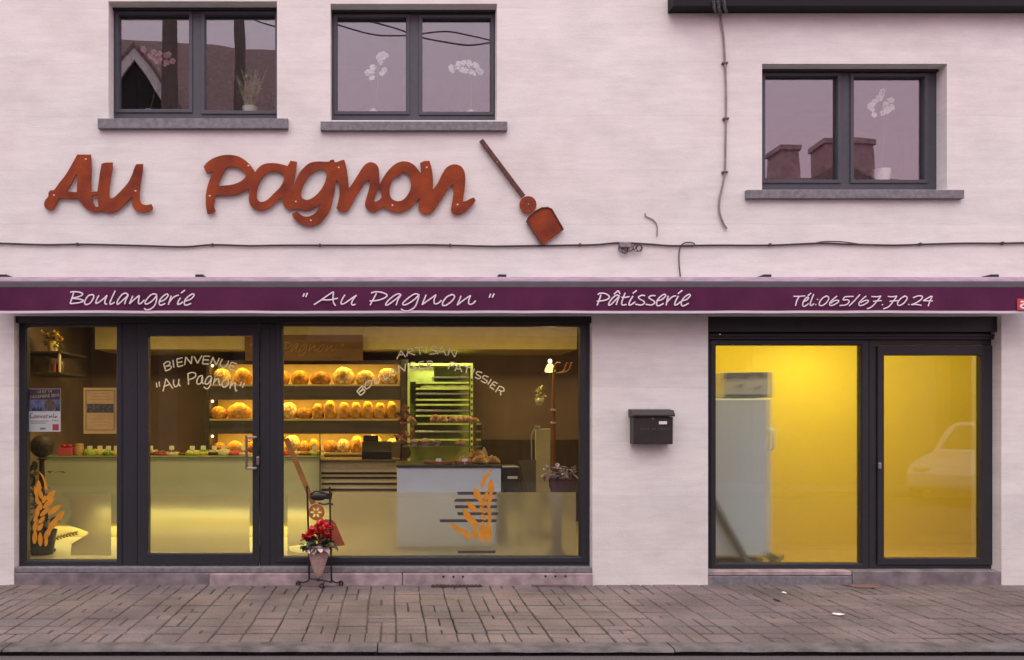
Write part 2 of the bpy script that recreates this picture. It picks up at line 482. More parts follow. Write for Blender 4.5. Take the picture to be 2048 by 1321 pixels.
# pavement bed, then single clay pavers as real blocks laid on it
mb = MB(); mb.box(-9, PAV_Y, -0.15, 12, 0.35, -0.0075)
kind(mb.build('pavement_bed', JOINT), 'structure')
mb = MB()
cell = 0.208
rows = 9
y = PAV_Y + 0.004
rr = random.Random(3)
def paver(mb, x0, y0, x1, y1, edge=0.0):
    g = rr.choice((0.003, 0.005, 0.0066, 0.0075)); h = rr.uniform(-0.0035, 0.0012)
    x0 += g; y0 += g + edge; x1 -= g; y1 -= g
    tx, ty = rr.uniform(-.0022, .0022), rr.uniform(-.0022, .0022)
    b = 0.0045
    def zt(u, v): return h + tx * (u - .5) + ty * (v - .5)
    v = [(x0, y0, -.03), (x1, y0, -.03), (x1, y1, -.03), (x0, y1, -.03),
         (x0, y0, zt(0, 0) - b), (x1, y0, zt(1, 0) - b), (x1, y1, zt(1, 1) - b), (x0, y1, zt(0, 1) - b),
         (x0 + b, y0 + b, zt(0, 0)), (x1 - b, y0 + b, zt(1, 0)), (x1 - b, y1 - b, zt(1, 1)), (x0 + b, y1 - b, zt(0, 1))]
    f = [(8, 9, 10, 11)]
    for i in range(4):
        j = (i + 1) % 4
        f += [(i, j, j + 4, i + 4), (i + 4, j + 4, j + 8, i + 8)]
    mb.add(v, f)
r = 0
while y < 0.0:
    y2 = min(y + cell, 0.012)
    n = int(15.5 / cell)
    for c in range(n):
        x0 = -6.2 + c * cell + (0.004 * math.sin(r))
        x1 = x0 + cell
        k = rr.random()
        eg = (0.004, 0.016, 0.006, 0.013, 0.004, 0.011, 0.003, 0.008, 0.004, 0.004)[r % 10]
        if y2 - y < 0.1: k = 0.99
        xm, ym = (x0 + x1) / 2, (y + y2) / 2
        if k < 0.34:
            paver(mb, x0, y, x1, ym, eg); paver(mb, x0, ym, x1, y2)
        elif k < 0.62:
            paver(mb, x0, y, xm, y2, eg); paver(mb, xm, y, x1, y2, eg)
        elif k < 0.78:
            paver(mb, x0, y, xm, ym); paver(mb, xm, y, x1, ym); paver(mb, x0, ym, x1, y2)
        else:
            paver(mb, x0, y, x1, y2, eg)
    y = y2; r += 1
kind(mb.build('pavement', PAVER, origin=(0, 0, 0)), 'structure')
# kerb stones, each a metre or more long
mb = MB()
x = -9.3
for L in (2.2, 2.6, 2.02, 2.4, 1.9, 2.6, 2.4, 2.5, 2.3):
    dz = rr.uniform(-0.002, 0.002)
    yz = [(PAV_Y - 0.002, -0.1), (PAV_Y - 0.002, 0.001 + dz), (KERB_Y + 0.03, 0.0 + dz), (KERB_Y + 0.012, -0.006 + dz), (KERB_Y + 0.004, -0.017 + dz), (KERB_Y + .07, -0.021 + dz), (KERB_Y + .07, -0.1)]
    n_ = 26; m_ = len(yz); vs = []; fs = []
    for i in range(n_ + 1):
        xx = x + 0.004 + (L - 0.008) * i / n_
        for j, p in enumerate(yz):
            w_ = mnoise.noise(Vector((xx * 5, j * .7, 2))) * .005 + mnoise.noise(Vector((xx * 17, j * 1.3, 5))) * .003
            vs.append((xx, p[0] + (w_ if 1 < j < 5 else 0), p[1] + (w_ * .5 if 0 < j < 5 else 0)))
    for i in range(n_):
        for j in range(m_):
            k_ = (j + 1) % m_
            fs.append((i * m_ + j, (i + 1) * m_ + j, (i + 1) * m_ + k_, i * m_ + k_))
    fs += [tuple(range(m_)), tuple(n_ * m_ + j for j in range(m_ - 1, -1, -1))]
    mb.add(vs, fs)
    x += L
kind(mb.build('kerb', KERB, origin=(0, 0, 0), smooth=True), 'structure')
mb = MB(); mb.box(-30, -11.0, -0.14, 30, -8.1, 0.07)
kind(mb.build('pavement_opposite', M('concrete_slabs', (0.2, 0.18, 0.18), 0.8, var=0.2, scale=5)), 'structure')
# small litter on the pavement
def gp(px, py):
    d = FX * ZH / (py - HY)
    return Vector(((px - VX) * d / FX, d - D, 0.0))
for (px, py, w, h, mt, lb, nm) in ((1676, 1230, 0.115, 0.022, PAPER, 'flat white scrap of paper lying on the pavement near the kerb', 'paper_scrap'),
                               (1569, 1187, 0.035, 0.02, PAPER, 'tiny pale crumpled scrap on the pavement before the yellow window', 'paper_scrap'),
                               (1554, 1202, 0.04, 0.03, M('dead_leaf', (0.03, 0.02, 0.015), 0.8), 'small dark dead leaf lying flat on the pavement', 'dead_leaf'),
                               (415, 1168, 0.05, 0.015, PAPER, 'white paper sliver lying at the foot of the stone step', 'paper_scrap')):
    p = gp(px, py)
    mb = MB()
    pts = []
    for i in range(7):
        a = 2 * math.pi * i / 7
        rq = random.uniform(0.75, 1.1)
        pts.append((p.x + w / 2 * math.cos(a) * rq, p.y + h * 2 * math.sin(a) * rq, 0.004 + random.uniform(0, 0.006)))
    mb.add(pts + [(p.x, p.y, 0.011)], [(i, (i + 1) % 7, 7) for i in range(7)])
    tag(mb.build(nm, mt), lb, 'litter')

# ---------------------------------------------------------------- the bakery building
B = thing('bakery_building', 'pale pink rendered bakery with grey framed windows and two glazed shopfronts', 'building', (2.0, 0.0, 0.0))
TH = 0.30
w1, w2, w3 = PR(217, 3, 554, 238, 0), PR(661, 8, 994, 241, 0), PR(1524, 128, 1894, 380, 0)
s1, s2 = PR(28, 632, 1185, 1168, 0), PR(1416, 632, 2003, 1168, 0)
s1 = (s1[0], -0.1, s1[2], s1[3]); s2 = (s2[0], -0.1, s2[2], s2[3])
xr = W(1340, 0).x
mb = MB()
mb.slab((-6.2, -0.1, 8.9, 7.6), [w1, w2, w3, s1, s2, (xr, 5.17, 9.1, 8.0)], 0.0, TH)
mb.build('facade_wall', PLASTER, B)
# gutter on the lower right part, roof behind it
mb = MB()
gz = W(1340, 12, -0.14).z
mb.extr_x([(-0.14, gz), (-0.145, gz + 0.12), (-0.13, gz + 0.13), (0.0, gz + 0.13), (0.0, gz + 0.005)], xr - 0.02, 9.0)
mb.extr_x([(-0.155, gz + 0.10), (-0.155, gz + 0.118), (-0.145, gz + 0.118), (-0.145, gz + 0.10)], xr - 0.02, 9.0)
mb.build('gutter', M('black_gutter', (0.006, 0.007, 0.008), .6, spec=.25), B)
mb = MB()
mb.extr_x([(0.0, 5.31), (0.0, 5.36), (5.0, 7.4), (5.0, 7.3)], xr + 0.004, 8.9)
mb.build('roof', M('roof_tiles', (0.06, 0.045, 0.045), 0.8, var=0.3, scale=8), B)
mb = MB(); mb.box(-6.2, TH + 0.003, -0.1, -6.05, 5.2, 7.5); mb.box(xr - 0.15, TH + 0.003, 5.4, xr, 5.0, 7.5); mb.box(8.75, TH + 0.003, -0.1, 8.9, 5.2, 5.2); mb.box(-6.04, 5.05, -0.1, 8.74, 5.2, 5.2)
mb.build('side_wall', PLASTER, B)

# upper windows
def upper_window(op_px, op, panes, y=0.137):
    mb = MB()
    ob = (op[0] - 0.01, op[1] - 0.01, op[2] + 0.01, op[3] + 0.01)
    holes = [PR(*p, y) for p in panes]
    mb.slab(ob, holes, y, y + 0.07)
    wf = mb.build('window', GREYFRAME, B, bevel=0.006)
    for p, h in zip(panes, holes):
        # sash moulding a little proud of the frame
        mb = MB()
        o = (h[0] - 0.033, h[1] - 0.033, h[2] + 0.033, h[3] + 0.033)
        mb.slab(o, [(h[0] - .002, h[1] - .002, h[2] + .002, h[3] + .002)], y - 0.012, y - 0.001)
        mb.build('sash', GREYFRAME, wf, bevel=0.003)
        mb = MB(); mb.box(h[0] - 0.004, y + 0.03, h[1] - 0.004, h[2] + 0.004, y + 0.036, h[3] + 0.004)
        mb.build('pane', GLASS, wf)
    mb = MB()
    for q in (0.12, 0.5, 0.9):
        x = op[0] + (op[2] - op[0]) * q
        mb = MB(); mb.box(x - 0.012, y - 0.02, op[1] + 0.005, x + 0.012, y - 0.002, op[1] + 0.03); mb.build('drain_cap', BLACK, wf)
    return wf
wa = upper_window((217, 3, 554, 238), w1, [(238, 31, 378, 219), (410, 31, 550, 222)])
wb = upper_window((661, 8, 994, 241), w2, [(675, 37, 812, 223), (845, 38, 981, 224)])
wc = upper_window((1524, 128, 1894, 380), w3, [(1530, 154, 1674, 360), (1707, 155, 1848, 360)])
for wf, (a, b_, c, d) in ((wa, (195, 237, 576, 257)), (wb, (641, 243, 1015, 261)), (wc, (1494, 380, 1929, 397))):
    mb = MB()
    x0, z0, x1, z1 = PR(a, b_, c, d, -0.045)
    mb.extr_x([(-0.045, z0), (-0.045, z1), (0.15, z1 + 0.018), (0.15, z0)], x0, x1)
    mb.build('sill', STONE, wf, bevel=0.004)
# lintel lining: dark strip at the head of each upper window
for wf, op in ((wa, w1), (wb, w2), (wc, w3)):
    mb = MB(); mb.box(op[0] + .002, 0.105, op[3] - 0.022, op[2] - .002, 0.122, op[3] - 0.002)
    mb.build('lintel_strip', ALU_DARK, wf)

# upper rooms (dim)
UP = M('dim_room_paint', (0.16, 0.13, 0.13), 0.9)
mb = MB()
for (x0, x1, z0, z1) in ((-3.2, 1.6, 3.9, 5.9), (2.6, 6.5, 3.3, 5.1)):
    v = [(x0, TH + .004, z0), (x1, TH + .004, z0), (x1, 3, z0), (x0, 3, z0), (x0, TH + .004, z1), (x1, TH + .004, z1), (x1, 3, z1), (x0, 3, z1)]
    mb.add(v, [(0, 1, 2, 3), (4, 5, 6, 7), (2, 3, 7, 6), (0, 3, 7, 4), (1, 2, 6, 5)])
kind(mb.build('upstairs_room_walls', UP), 'structure')

# ---- shopfronts
YF = 0.10
SF = MB()
panesL, doorL, panesB = (54, 653, 233, 1121), (275, 641, 520, 1131), (566, 653, 1160, 1114)
ob = (s1[0] - .004, W(0, 1135, YF).z, s1[2] + .004, s1[3] + .02)
hL, hD, hB = PR(*panesL, YF), PR(*doorL, YF), PR(*panesB, YF)
xm = W(245, 0, YF).x; xm2 = W(540, 0, YF).x
def shop_window(rect, hole, pane_hole, y, extra=()):
    mb = MB(); mb.slab(rect, [hole], y, y + 0.07)
    w = mb.build('shop_window', ALU, B, bevel=0.005)
    h = hole
    mb = MB(); mb.slab((h[0] - .05, h[1] - .05, h[2] + .05, h[3] + .05), [(h[0] - .006, h[1] - .006, h[2] + .006, h[3] + .006)], y - 0.010, y - .001)
    mb.build('glazing_bead', ALU, w, bevel=0.004)
    return w
WL = shop_window((ob[0], ob[1], xm, ob[3]), hL, hL, YF)
WB = shop_window((xm2, ob[1], ob[2], ob[3]), hB, hB, YF)
# door surround and door
mb = MB(); mb.slab((xm + .001, ob[1], xm2 - .001, ob[3]), [hD], YF - .004, YF + 0.075)
mb.build('door_frame', ALU, B, bevel=0.005)
hp = PR(297, 672, 505, 1108, YF - .014)
mb = MB(); mb.slab((hD[0] + .006, hD[1] + .006, hD[2] - .006, hD[3] - .006), [hp], YF - 0.018, YF + 0.05)
DL = mb.build('door', ALU, B, bevel=0.004)
def pane(h, y, parent, mat, t=0.006):
    mb = MB(); mb.box(h[0] - 0.006, y, h[1] - 0.006, h[2] + 0.006, y + t, h[3] + 0.006)
    return mb.build('pane', mat, parent)
PG = YF + 0.03
pane(hL, PG, WL, SHOPGLASS); pane(hB, PG, WB, SHOPGLASS); pane(hp, PG - .01, DL, SHOPGLASS)
# door handle: vertical steel bar on two brackets, lock plate
mb = MB()
mb.tube([W(493, 872, -.0), W(493, 938, -.0)], 0.011, 10)
hd = mb.build('handle', M('brown_bar', (0.13, 0.085, 0.075), 0.5), DL, smooth=True)
for py in (875, 937):
    mb = MB(); mb.tube([W(493, py, 0.0), W(511, py, 0.0), W(512, py, YF - .018)], 0.011, 8)
    mb.build('handle_bracket', bpy.data.materials.get('matt_steel') or M('matt_steel', (0.36, 0.31, 0.31), 0.5, metal=0.4), DL, smooth=True)
mb = MB(); mb.pbox(513, 914, 518, 930, YF - .03, YF - .018)
mb.build('lock', STEEL, DL, bevel=0.003)
# head of the shopfront under the awning
mb = MB(); mb.box(s1[0] + .003, 0.03, W(0, 646, .03).z, s1[2] - .003, YF - .012, s1[3] + .01)
mb.build('shutter_box', ALU_DARK, B)

# ---- right shopfront
YR = 0.125
ob2 = (s2[0] - .004, W(0, 1141, YR).z, s2[2] + .004, s2[3] + .02)
hA = PR(1432, 691, 1722, 1127, YR); hDo = PR(1752, 690, 1987, 1131, YR)
xm3 = W(1738, 0, YR).x
WR = shop_window((ob2[0], ob2[1], xm3, W(0, 656, YR).z), hA, hA, YR)
mb = MB(); mb.slab((xm3 + .001, ob2[1], ob2[2], W(0, 656, YR).z), [hDo], YR - .003, YR + 0.07)
mb.build('door_frame', ALU, B, bevel=0.005)
hp2 = PR(1768, 711, 1962, 1117, YR - .014)
mb = MB(); mb.slab((hDo[0] + .006, hDo[1] + .006, hDo[2] - .006, hDo[3] - .006), [hp2], YR - .018, YR + .05)
DR = mb.build('door', ALU, B, bevel=0.004)
pane(hA, YR + .03, WR, SHOPGLASS); pane(hp2, YR + .02, DR, SHOPGLASS)
mb = MB(); mb.box(hA[0] - .01, YR + .042, hA[1] - .01, hA[2] + .01, YR + .05, hA[3] + .01)
mb.build('frosted_film', FROST, WR)
mb = MB(); mb.box(hp2[0] - .01, YR + .032, hp2[1] - .01, hp2[2] + .01, YR + .04, hp2[3] + .01)
mb.build('frosted_film', FROST, DR)
mb = MB(); mb.pbox(1757, 926, 1763, 938, YR - .03, YR - .018); mb.build('lock', STEEL, DR, bevel=0.003)
mb = MB(); mb.box(s2[0] + .003, 0.05, W(0, 664, .05).z, s2[2] - .003, YR + .03, s2[3] + .01)
for k in range(2):
    z = W(0, 671 + 5 * k, .08).z
    mb.box(s2[0] + .003, 0.075 + .01 * k, z - .012, s2[2] - .003, YR + .02, z + .008)
mb.build('shutter_box', ALU_DARK, B)
mb = MB(); mb.ball(W(1440, 669, .045), 0.008); mb.build('shutter_stop', PAPER, B, smooth=True)

# ---- stone steps under the shopfronts
mb = MB(); a = PR(28, 1134, 1185, 1146, 0.0); mb.box(s1[0] + .002, 0.004, a[1], s1[2] - .002, 0.22, W(0, 1134, .05).z)
mb.build('stone_sill', STONE, B, bevel=0.006)
mb = MB(); x0, x1, x2 = W(28, 0).x + .002, W(420, 0).x, W(805, 0).x
mb.box(x0, 0.001, -0.05, x1 - .004, 0.2, a[1] - .003); mb.build('stone_step', STONE_DARK, B, bevel=0.006)
mb = MB(); mb.box(x1, -0.025, -0.05, x2 - .003, 0.2, a[1] - .003); mb.build('stone_step', STONE_PINK, B, bevel=0.008)
# step with round air holes and a grating at its foot
mb = MB(); mb.box(x2 + .002, -0.022, -0.05, s1[2] - .002, 0.2, a[1] - .003); st = mb.build('stone_step', STONE_PINK, B, bevel=0.008)
for px in (887, 907, 926, 1091, 1111, 1131):
    mb = MB(); c = W(px, 1154 if px < 1000 else 1153, -0.0235)
    mb.tube([c, c + Vector((0, 0.002, 0))], 0.0095, 12)
    mb.build('air_hole', BLACK, st)
mb = MB(); g0, g1 = gp(862, 1171), gp(963, 1171)
mb.box(g0.x, -0.105, -0.004, g1.x, -0.026, 0.0032)
gr = mb.build('cellar_grating', BLACK, B)
mb = MB()
for i in range(13):
    x = g0.x + (g1.x - g0.x) * (i + .5) / 13
    mb.box(x - .007, -0.10, 0.0033, x + .007, -0.03, 0.010)
mb.box(g0.x, -.112, -.004, g1.x, -.1051, .012)
mb.build('grating_bar', M('rusty_iron', (0.05, 0.035, 0.03), 0.7, var=0.4), gr)
mb = MB(); g0, g1 = gp(1058, 1166), gp(1138, 1166); mb.box(g0.x, -0.075, -0.004, g1.x, -0.024, 0.006)
mb.build('cellar_plate', M('brown_iron', (0.12, 0.085, 0.075), 0.75, var=0.3), B, bevel=0.003)
b2 = PR(1416, 1142, 2003, 1170, 0)
xs_ = W(1705, 0).x
mb = MB(); mb.box(s2[0] + .002, 0.006, W(0, 1152, 0).z, xs_ - .003, 0.25, W(0, 1141, .05).z); mb.build('stone_sill', STONE_PINK, B, bevel=0.006)
mb = MB(); mb.box(s2[0] + .002, 0.001, -.05, xs_ - .003, 0.25, W(0, 1153, 0).z); mb.build('stone_step', STONE, B, bevel=0.006)
mb = MB(); mb.box(xs_ + .002, 0.002, -.05, s2[2] - .002, 0.25, W(0, 1141, .05).z); mb.build('stone_step', STONE_DARK, B, bevel=0.006)
mb = MB()
p0, p1 = gp(1690, 1172), gp(1760, 1177)
mb.add([(p0.x, -.003, .0045), (W(1760, 0).x, -.003, .0045), (p1.x, p1.y, .0045), (p0.x + .06, p1.y, .0045)], [(0, 1, 2, 3)])
kind(mb.build('brick_patch', M('orange_brick', (0.20, 0.115, 0.09), 0.8, var=0.3, scale=20)), 'structure')

# ---- lettering, films and decals on the shop panes
YD = PG - 0.0015        # on the face of the glass
FB = PG + 0.012
def film(contours, parent, y):
    cs = [[(W(p[0], p[1], y).x, W(p[0], p[1], y).z) for p in c] for c in contours]
    return filled('frosted_film', cs, y, y + 0.004, FILM, parent)
film([[(119, 988), (135, 993), (141, 1000), (136, 1008), (144, 1016), (143, 1028), (136, 1040), (129, 1050), (142, 1053), (160, 1058), (177, 1065), (176, 1068), (143, 1088), (142, 1100), (141, 1111), (222, 1112), (222, 988)]], WL, FB)
film([[(301, 988), (499, 988), (499, 1105), (301, 1105)]], DL, FB - .01)
film([[(575, 985), (1152, 985), (1152, 1111), (575, 1111)], [(577, 1094), (600, 1089), (640, 1086), (680, 1088), (706, 1091), (690, 1099), (665, 1105), (630, 1108), (595, 1106), (580, 1102)]], WB, FB)

def kernel(mb, ox, oy, s, y, base, tip, wd, fat=1.0):
    b_, t_ = Vector((base[0], base[1])), Vector((tip[0], tip[1]))
    d = t_ - b_; b_ = b_ - d * .07; t_ = t_ + d * .06; d = t_ - b_; wd = wd * fat; n = Vector((-d.y, d.x)).normalized()
    L, Rr = [], []
    for i in range(9):
        u = i / 8
        w_ = wd / 2 * (math.sin(math.pi * min(1, u * 0.93 + 0.04)) ** 0.75) * (1.05 - 0.25 * u)
        c = b_ + d * u
        L.append(c + n * w_); Rr.append(c - n * w_)
    mb.prism(zs([(p.x, p.y) for p in L + Rr[::-1]], ox, oy, s, y), y, y + 0.0006)
KA = [((250, 370), (245, 215), 66), ((228, 420), (196, 295), 52), ((282, 445), (270, 345), 52), ((240, 515), (215, 415), 52), ((355, 455), (462, 345), 72), ((305, 500), (328, 412), 52), ((318, 565), (445, 440), 66), ((275, 590), (265, 488), 52), ((380, 645), (538, 536), 66), ((273, 672), (385, 575), 56), ((225, 680), (238, 550), 56), ((470, 735), (578, 622), 74), ((255, 768), (325, 685), 54), ((205, 775), (206, 665), 54), ((380, 870), (500, 690), 76), ((240, 865), (302, 778), 54), ((195, 880), (196, 768), 54), ((330, 970), (410, 820), 66), ((190, 1035), (202, 870), 62), ((270, 1065), (266, 900), 60), ((340, 1070), (352, 950), 46)]
KB = [((850, 395), (845, 215), 84), ((690, 490), (622, 332), 84), ((745, 570), (690, 455), 66), ((640, 650), (518, 518), 72), ((772, 505), (795, 365), 54), ((838, 505), (845, 388), 56), ((762, 668), (700, 585), 60), ((815, 605), (815, 492), 54), ((568, 795), (468, 615), 84), ((832, 705), (818, 602), 54), ((770, 765), (718, 690), 54), ((645, 885), (590, 745), 76), ((832, 795), (826, 702), 52), ((430, 925), (285, 822), 56), ((570, 1025), (415, 885), 70), ((655, 1030), (610, 875), 64), ((728, 1060), (735, 800), 74), ((808, 1060), (812, 800), 80)]
mb = MB()
mb.prism(zs([(240, 80), (300, 130), (345, 220), (368, 325), (325, 325), (318, 230), (285, 150)], 40, 930, 6.605, YD), YD, YD + .0006)
for i, (a_, b_, w_) in enumerate(KA): kernel(mb, 40, 930, 6.605, YD - 0.00015 * i, a_, b_, w_, 1.15)
mb.build('wheat_decal', ORANGE, WL)
mb = MB()
mb.prism(zs([(860, 70), (800, 100), (735, 180), (700, 280), (720, 350), (750, 290), (790, 190), (850, 100)], 860, 930, 6.95, YD), YD, YD + .0006)
for i, (a_, b_, w_) in enumerate(KB): kernel(mb, 860, 930, 6.95, YD - 0.00015 * i, a_, b_, w_, 1.2)
mb.build('wheat_decal', ORANGE, WB)
mb = MB()
for (a_, b_, c_, d_, sk) in ((914, 984, 994, 990, 2), (912, 998, 995, 1004, -5), (910, 1011, 995, 1017, 0), (914, 1025, 997, 1031, 2), (879, 1039, 994, 1045, 1), (915, 1102, 992, 1107, 1)):
    mb.prism(zs([(a_, b_), (c_, b_), (c_ - 2, d_), (a_ + sk, d_)], 0, 0, 1, YD + .0012), YD + .0012, YD + .0014)
mb.build('stripe_decal', SLATE, WB)
mb = MB()
for i in range(8):
    u = i / 7
    x_, y_ = 106 + 44 * u, 1080 - 15 * u + 3 * u * u
    for sg in (-1, 1):
        kernel(mb, 0, 0, 1, YD - .0001 * i, (x_, y_), (x_ + 6, y_ - 2 + sg * 4), 3.4)
mb.tube([W(103, 1083, YD), W(125, 1073, YD), W(152, 1064, YD)], 0.0025, 6, sq=(YD, .2))
mb.build('small_wheat_decal', M('brown_vinyl', (0.16, 0.09, 0.02), 0.6), WL)

BIEN = [[(325, 350), (395, 300), (445, 315), (430, 360), (370, 385)], [(370, 385), (440, 375), (470, 400), (430, 445), (360, 465)], [(335, 345), (350, 400), (365, 465)],
 [(495, 270), (515, 405)], [(670, 230), (565, 255)], [(565, 255), (585, 395)], [(585, 395), (680, 365)], [(575, 320), (665, 300)],
 [(705, 360), (725, 215)], [(725, 215), (825, 340)], [(825, 340), (835, 200)], [(870, 205), (935, 330)], [(935, 330), (1015, 190)],
 [(1155, 205), (1045, 205)], [(1045, 205), (1025, 340)], [(1025, 340), (1135, 345)], [(1040, 270), (1140, 270)], [(1165, 345), (1210, 220)], [(1210, 220), (1265, 365)], [(1265, 365), (1325, 235)],
 [(1380, 250), (1340, 330), (1350, 385), (1410, 405), (1460, 360), (1490, 285)], [(1640, 345), (1540, 310)], [(1540, 310), (1490, 420)], [(1490, 420), (1595, 465)], [(1520, 370), (1600, 395)],
 [(200, 675), (215, 760)], [(250, 655), (260, 745)], [(320, 830), (375, 605)], [(375, 605), (495, 780)], [(345, 740), (455, 700)],
 [(510, 620), (510, 700), (540, 750), (590, 710), (605, 610)], [(605, 610), (600, 690), (630, 740)], [(765, 520), (775, 710)], [(755, 520), (830, 495), (895, 510), (900, 560), (850, 600), (780, 620)],
 [(1020, 545), (960, 570), (925, 640), (935, 695), (985, 690), (1025, 620), (1020, 545)], [(1020, 560), (1010, 640), (1040, 700)],
 [(1185, 565), (1130, 565), (1085, 620), (1070, 690), (1110, 700), (1165, 640), (1190, 575)], [(1190, 575), (1170, 680), (1140, 760), (1100, 785), (1045, 750)],
 [(1245, 590), (1215, 710)], [(1225, 680), (1270, 620), (1310, 610), (1315, 670), (1335, 725)], [(1440, 620), (1390, 650), (1370, 710), (1400, 755), (1450, 740), (1485, 680), (1470, 625), (1440, 618)],
 [(1545, 655), (1510, 780)], [(1520, 745), (1570, 690), (1610, 685), (1605, 760), (1620, 820), (1640, 805)], [(1720, 660), (1690, 735)], [(1770, 680), (1735, 765)]]
strokes_mb(BIEN, 290, 690, 8.904, YD - .012, 1.3).build('lettering', CREAM, DL)
ARTI = [[(580, 240), (635, 135)], [(635, 135), (690, 215)], [(605, 190), (670, 180)], [(705, 205), (720, 120)], [(710, 125), (760, 110), (780, 130), (720, 160)], [(720, 160), (810, 190)], [(805, 100), (910, 90)], [(860, 95), (870, 185)], [(960, 75), (940, 170)],
 [(1075, 90), (1030, 85), (1005, 110), (1060, 140), (1060, 170), (985, 180)], [(1080, 180), (1145, 90)], [(1145, 90), (1190, 195)], [(1105, 150), (1175, 150)], [(1215, 195), (1235, 110)], [(1235, 110), (1300, 215)], [(1300, 215), (1335, 130)],
 [(85, 640), (130, 690)], [(85, 640), (150, 575), (160, 605), (110, 655)], [(110, 655), (170, 620), (180, 650), (130, 690)], [(255, 505), (200, 530), (185, 590), (205, 610), (250, 580), (270, 530), (255, 505)], [(290, 470), (310, 530), (345, 540), (365, 490), (370, 450)],
 [(405, 415), (430, 495)], [(430, 495), (475, 470)], [(490, 460), (520, 355)], [(520, 355), (580, 420)], [(500, 420), (555, 395)], [(610, 410), (600, 320)], [(600, 320), (680, 390)], [(680, 390), (690, 295)],
 [(810, 285), (760, 285), (735, 330), (755, 375), (810, 365)], [(810, 365), (810, 335), (775, 335)], [(915, 270), (855, 280)], [(855, 280), (865, 365)], [(865, 365), (925, 360)], [(860, 320), (910, 315)], [(965, 360), (960, 270)], [(955, 270), (1010, 265), (1020, 295), (970, 315)], [(970, 315), (1030, 360)],
 [(1220, 365), (1250, 280)], [(1245, 280), (1295, 285), (1300, 315), (1240, 325)], [(1300, 390), (1345, 300)], [(1345, 300), (1390, 400)], [(1320, 360), (1375, 365)], [(1400, 320), (1500, 350)], [(1455, 335), (1440, 415)], [(1545, 360), (1510, 440)],
 [(1640, 410), (1585, 395), (1570, 425), (1620, 460), (1600, 485), (1550, 465)], [(1720, 465), (1665, 445), (1650, 475), (1700, 510), (1680, 535), (1625, 510)], [(1755, 490), (1710, 555)], [(1835, 545), (1785, 520)], [(1785, 520), (1735, 585)], [(1735, 585), (1790, 620)], [(1765, 550), (1805, 575)],
 [(1805, 650), (1855, 575)], [(1855, 575), (1905, 600), (1905, 640), (1840, 625)], [(1870, 640), (1870, 690)]]
strokes_mb(ARTI, 700, 680, 6.206, YD, 1.2).build('lettering', CREAM, WB)

# ---------------------------------------------------------------- awning
A = thing('awning', 'rolled up plum awning with white handwritten lettering above the shopfronts', 'awning', (1.0, -0.1, 2.45))
ax0, ax1 = W(-38, 0, -.23).x, W(2092, 0, -.23).x
za, zb, zc, zd, ze = (W(0, p, -.23).z for p in (553, 563, 575, 622, 627))
mb = MB()
prof = [(0.0 - .002, zb + .005), (0.0 - .002, za + .02)]
for i in range(7):
    a_ = math.pi / 2 * i / 6
    prof.append((-0.10 - 0.125 * math.sin(a_), zb + (za - zb + .012) * math.cos(a_) ** 0.8 if i < 6 else zb))
mb.extr_x(prof, ax0, ax1)
mb.build('hood', LILAC, A, smooth=True)
mb = MB(); mb.box(ax0 + .01, -0.226, zc - 0.003, ax1 - .01, -0.02, zb - .001); mb.build('front_bar', BAR, A, bevel=0.006)
# valance hangs in faint waves
def wave(x): return 0.004 * math.sin(x * 5.1) + 0.003 * math.sin(x * 11.7 + 1) + 0.002 * math.sin(x * 23)
def sheet(z0, z1, y, t, nz, amp0, amp1):
    mb = MB(); nx = 240
    vs, fs = [], []
    for side in (0, 1):
        for j in range(nz + 1):
            u = j / nz
            for i in range(nx + 1):
                x_ = ax0 + .012 + (ax1 - ax0 - .024) * i / nx
                vs.append((x_, y + side * t + wave(x_) * (amp0 + (amp1 - amp0) * u), z0 + (z1 - z0) * u + 0.35 * wave(x_ * 0.4)))
    st_ = (nz + 1) * (nx + 1)
    for s_ in (0, 1):
        for j in range(nz):
            for i in range(nx):
                a_ = s_ * st_ + j * (nx + 1) + i
                fs.append((a_, a_ + 1, a_ + nx + 2, a_ + nx + 1))
    for i in range(nx):
        for j in (0, nz):
            a_ = j * (nx + 1) + i
            fs.append((a_, a_ + 1, a_ + 1 + st_, a_ + st_))
    return mb.add(vs, fs)
va = sheet(zc - .002, zd, -.232, .004, 6, 0.0, 1.0).build('valance', PURPLE, A, smooth=True)
sheet(zd - .0005, ze, -.235, .008, 2, 1.0, 1.0).build('piping', TRIM, va, smooth=True)
YV = -0.2385
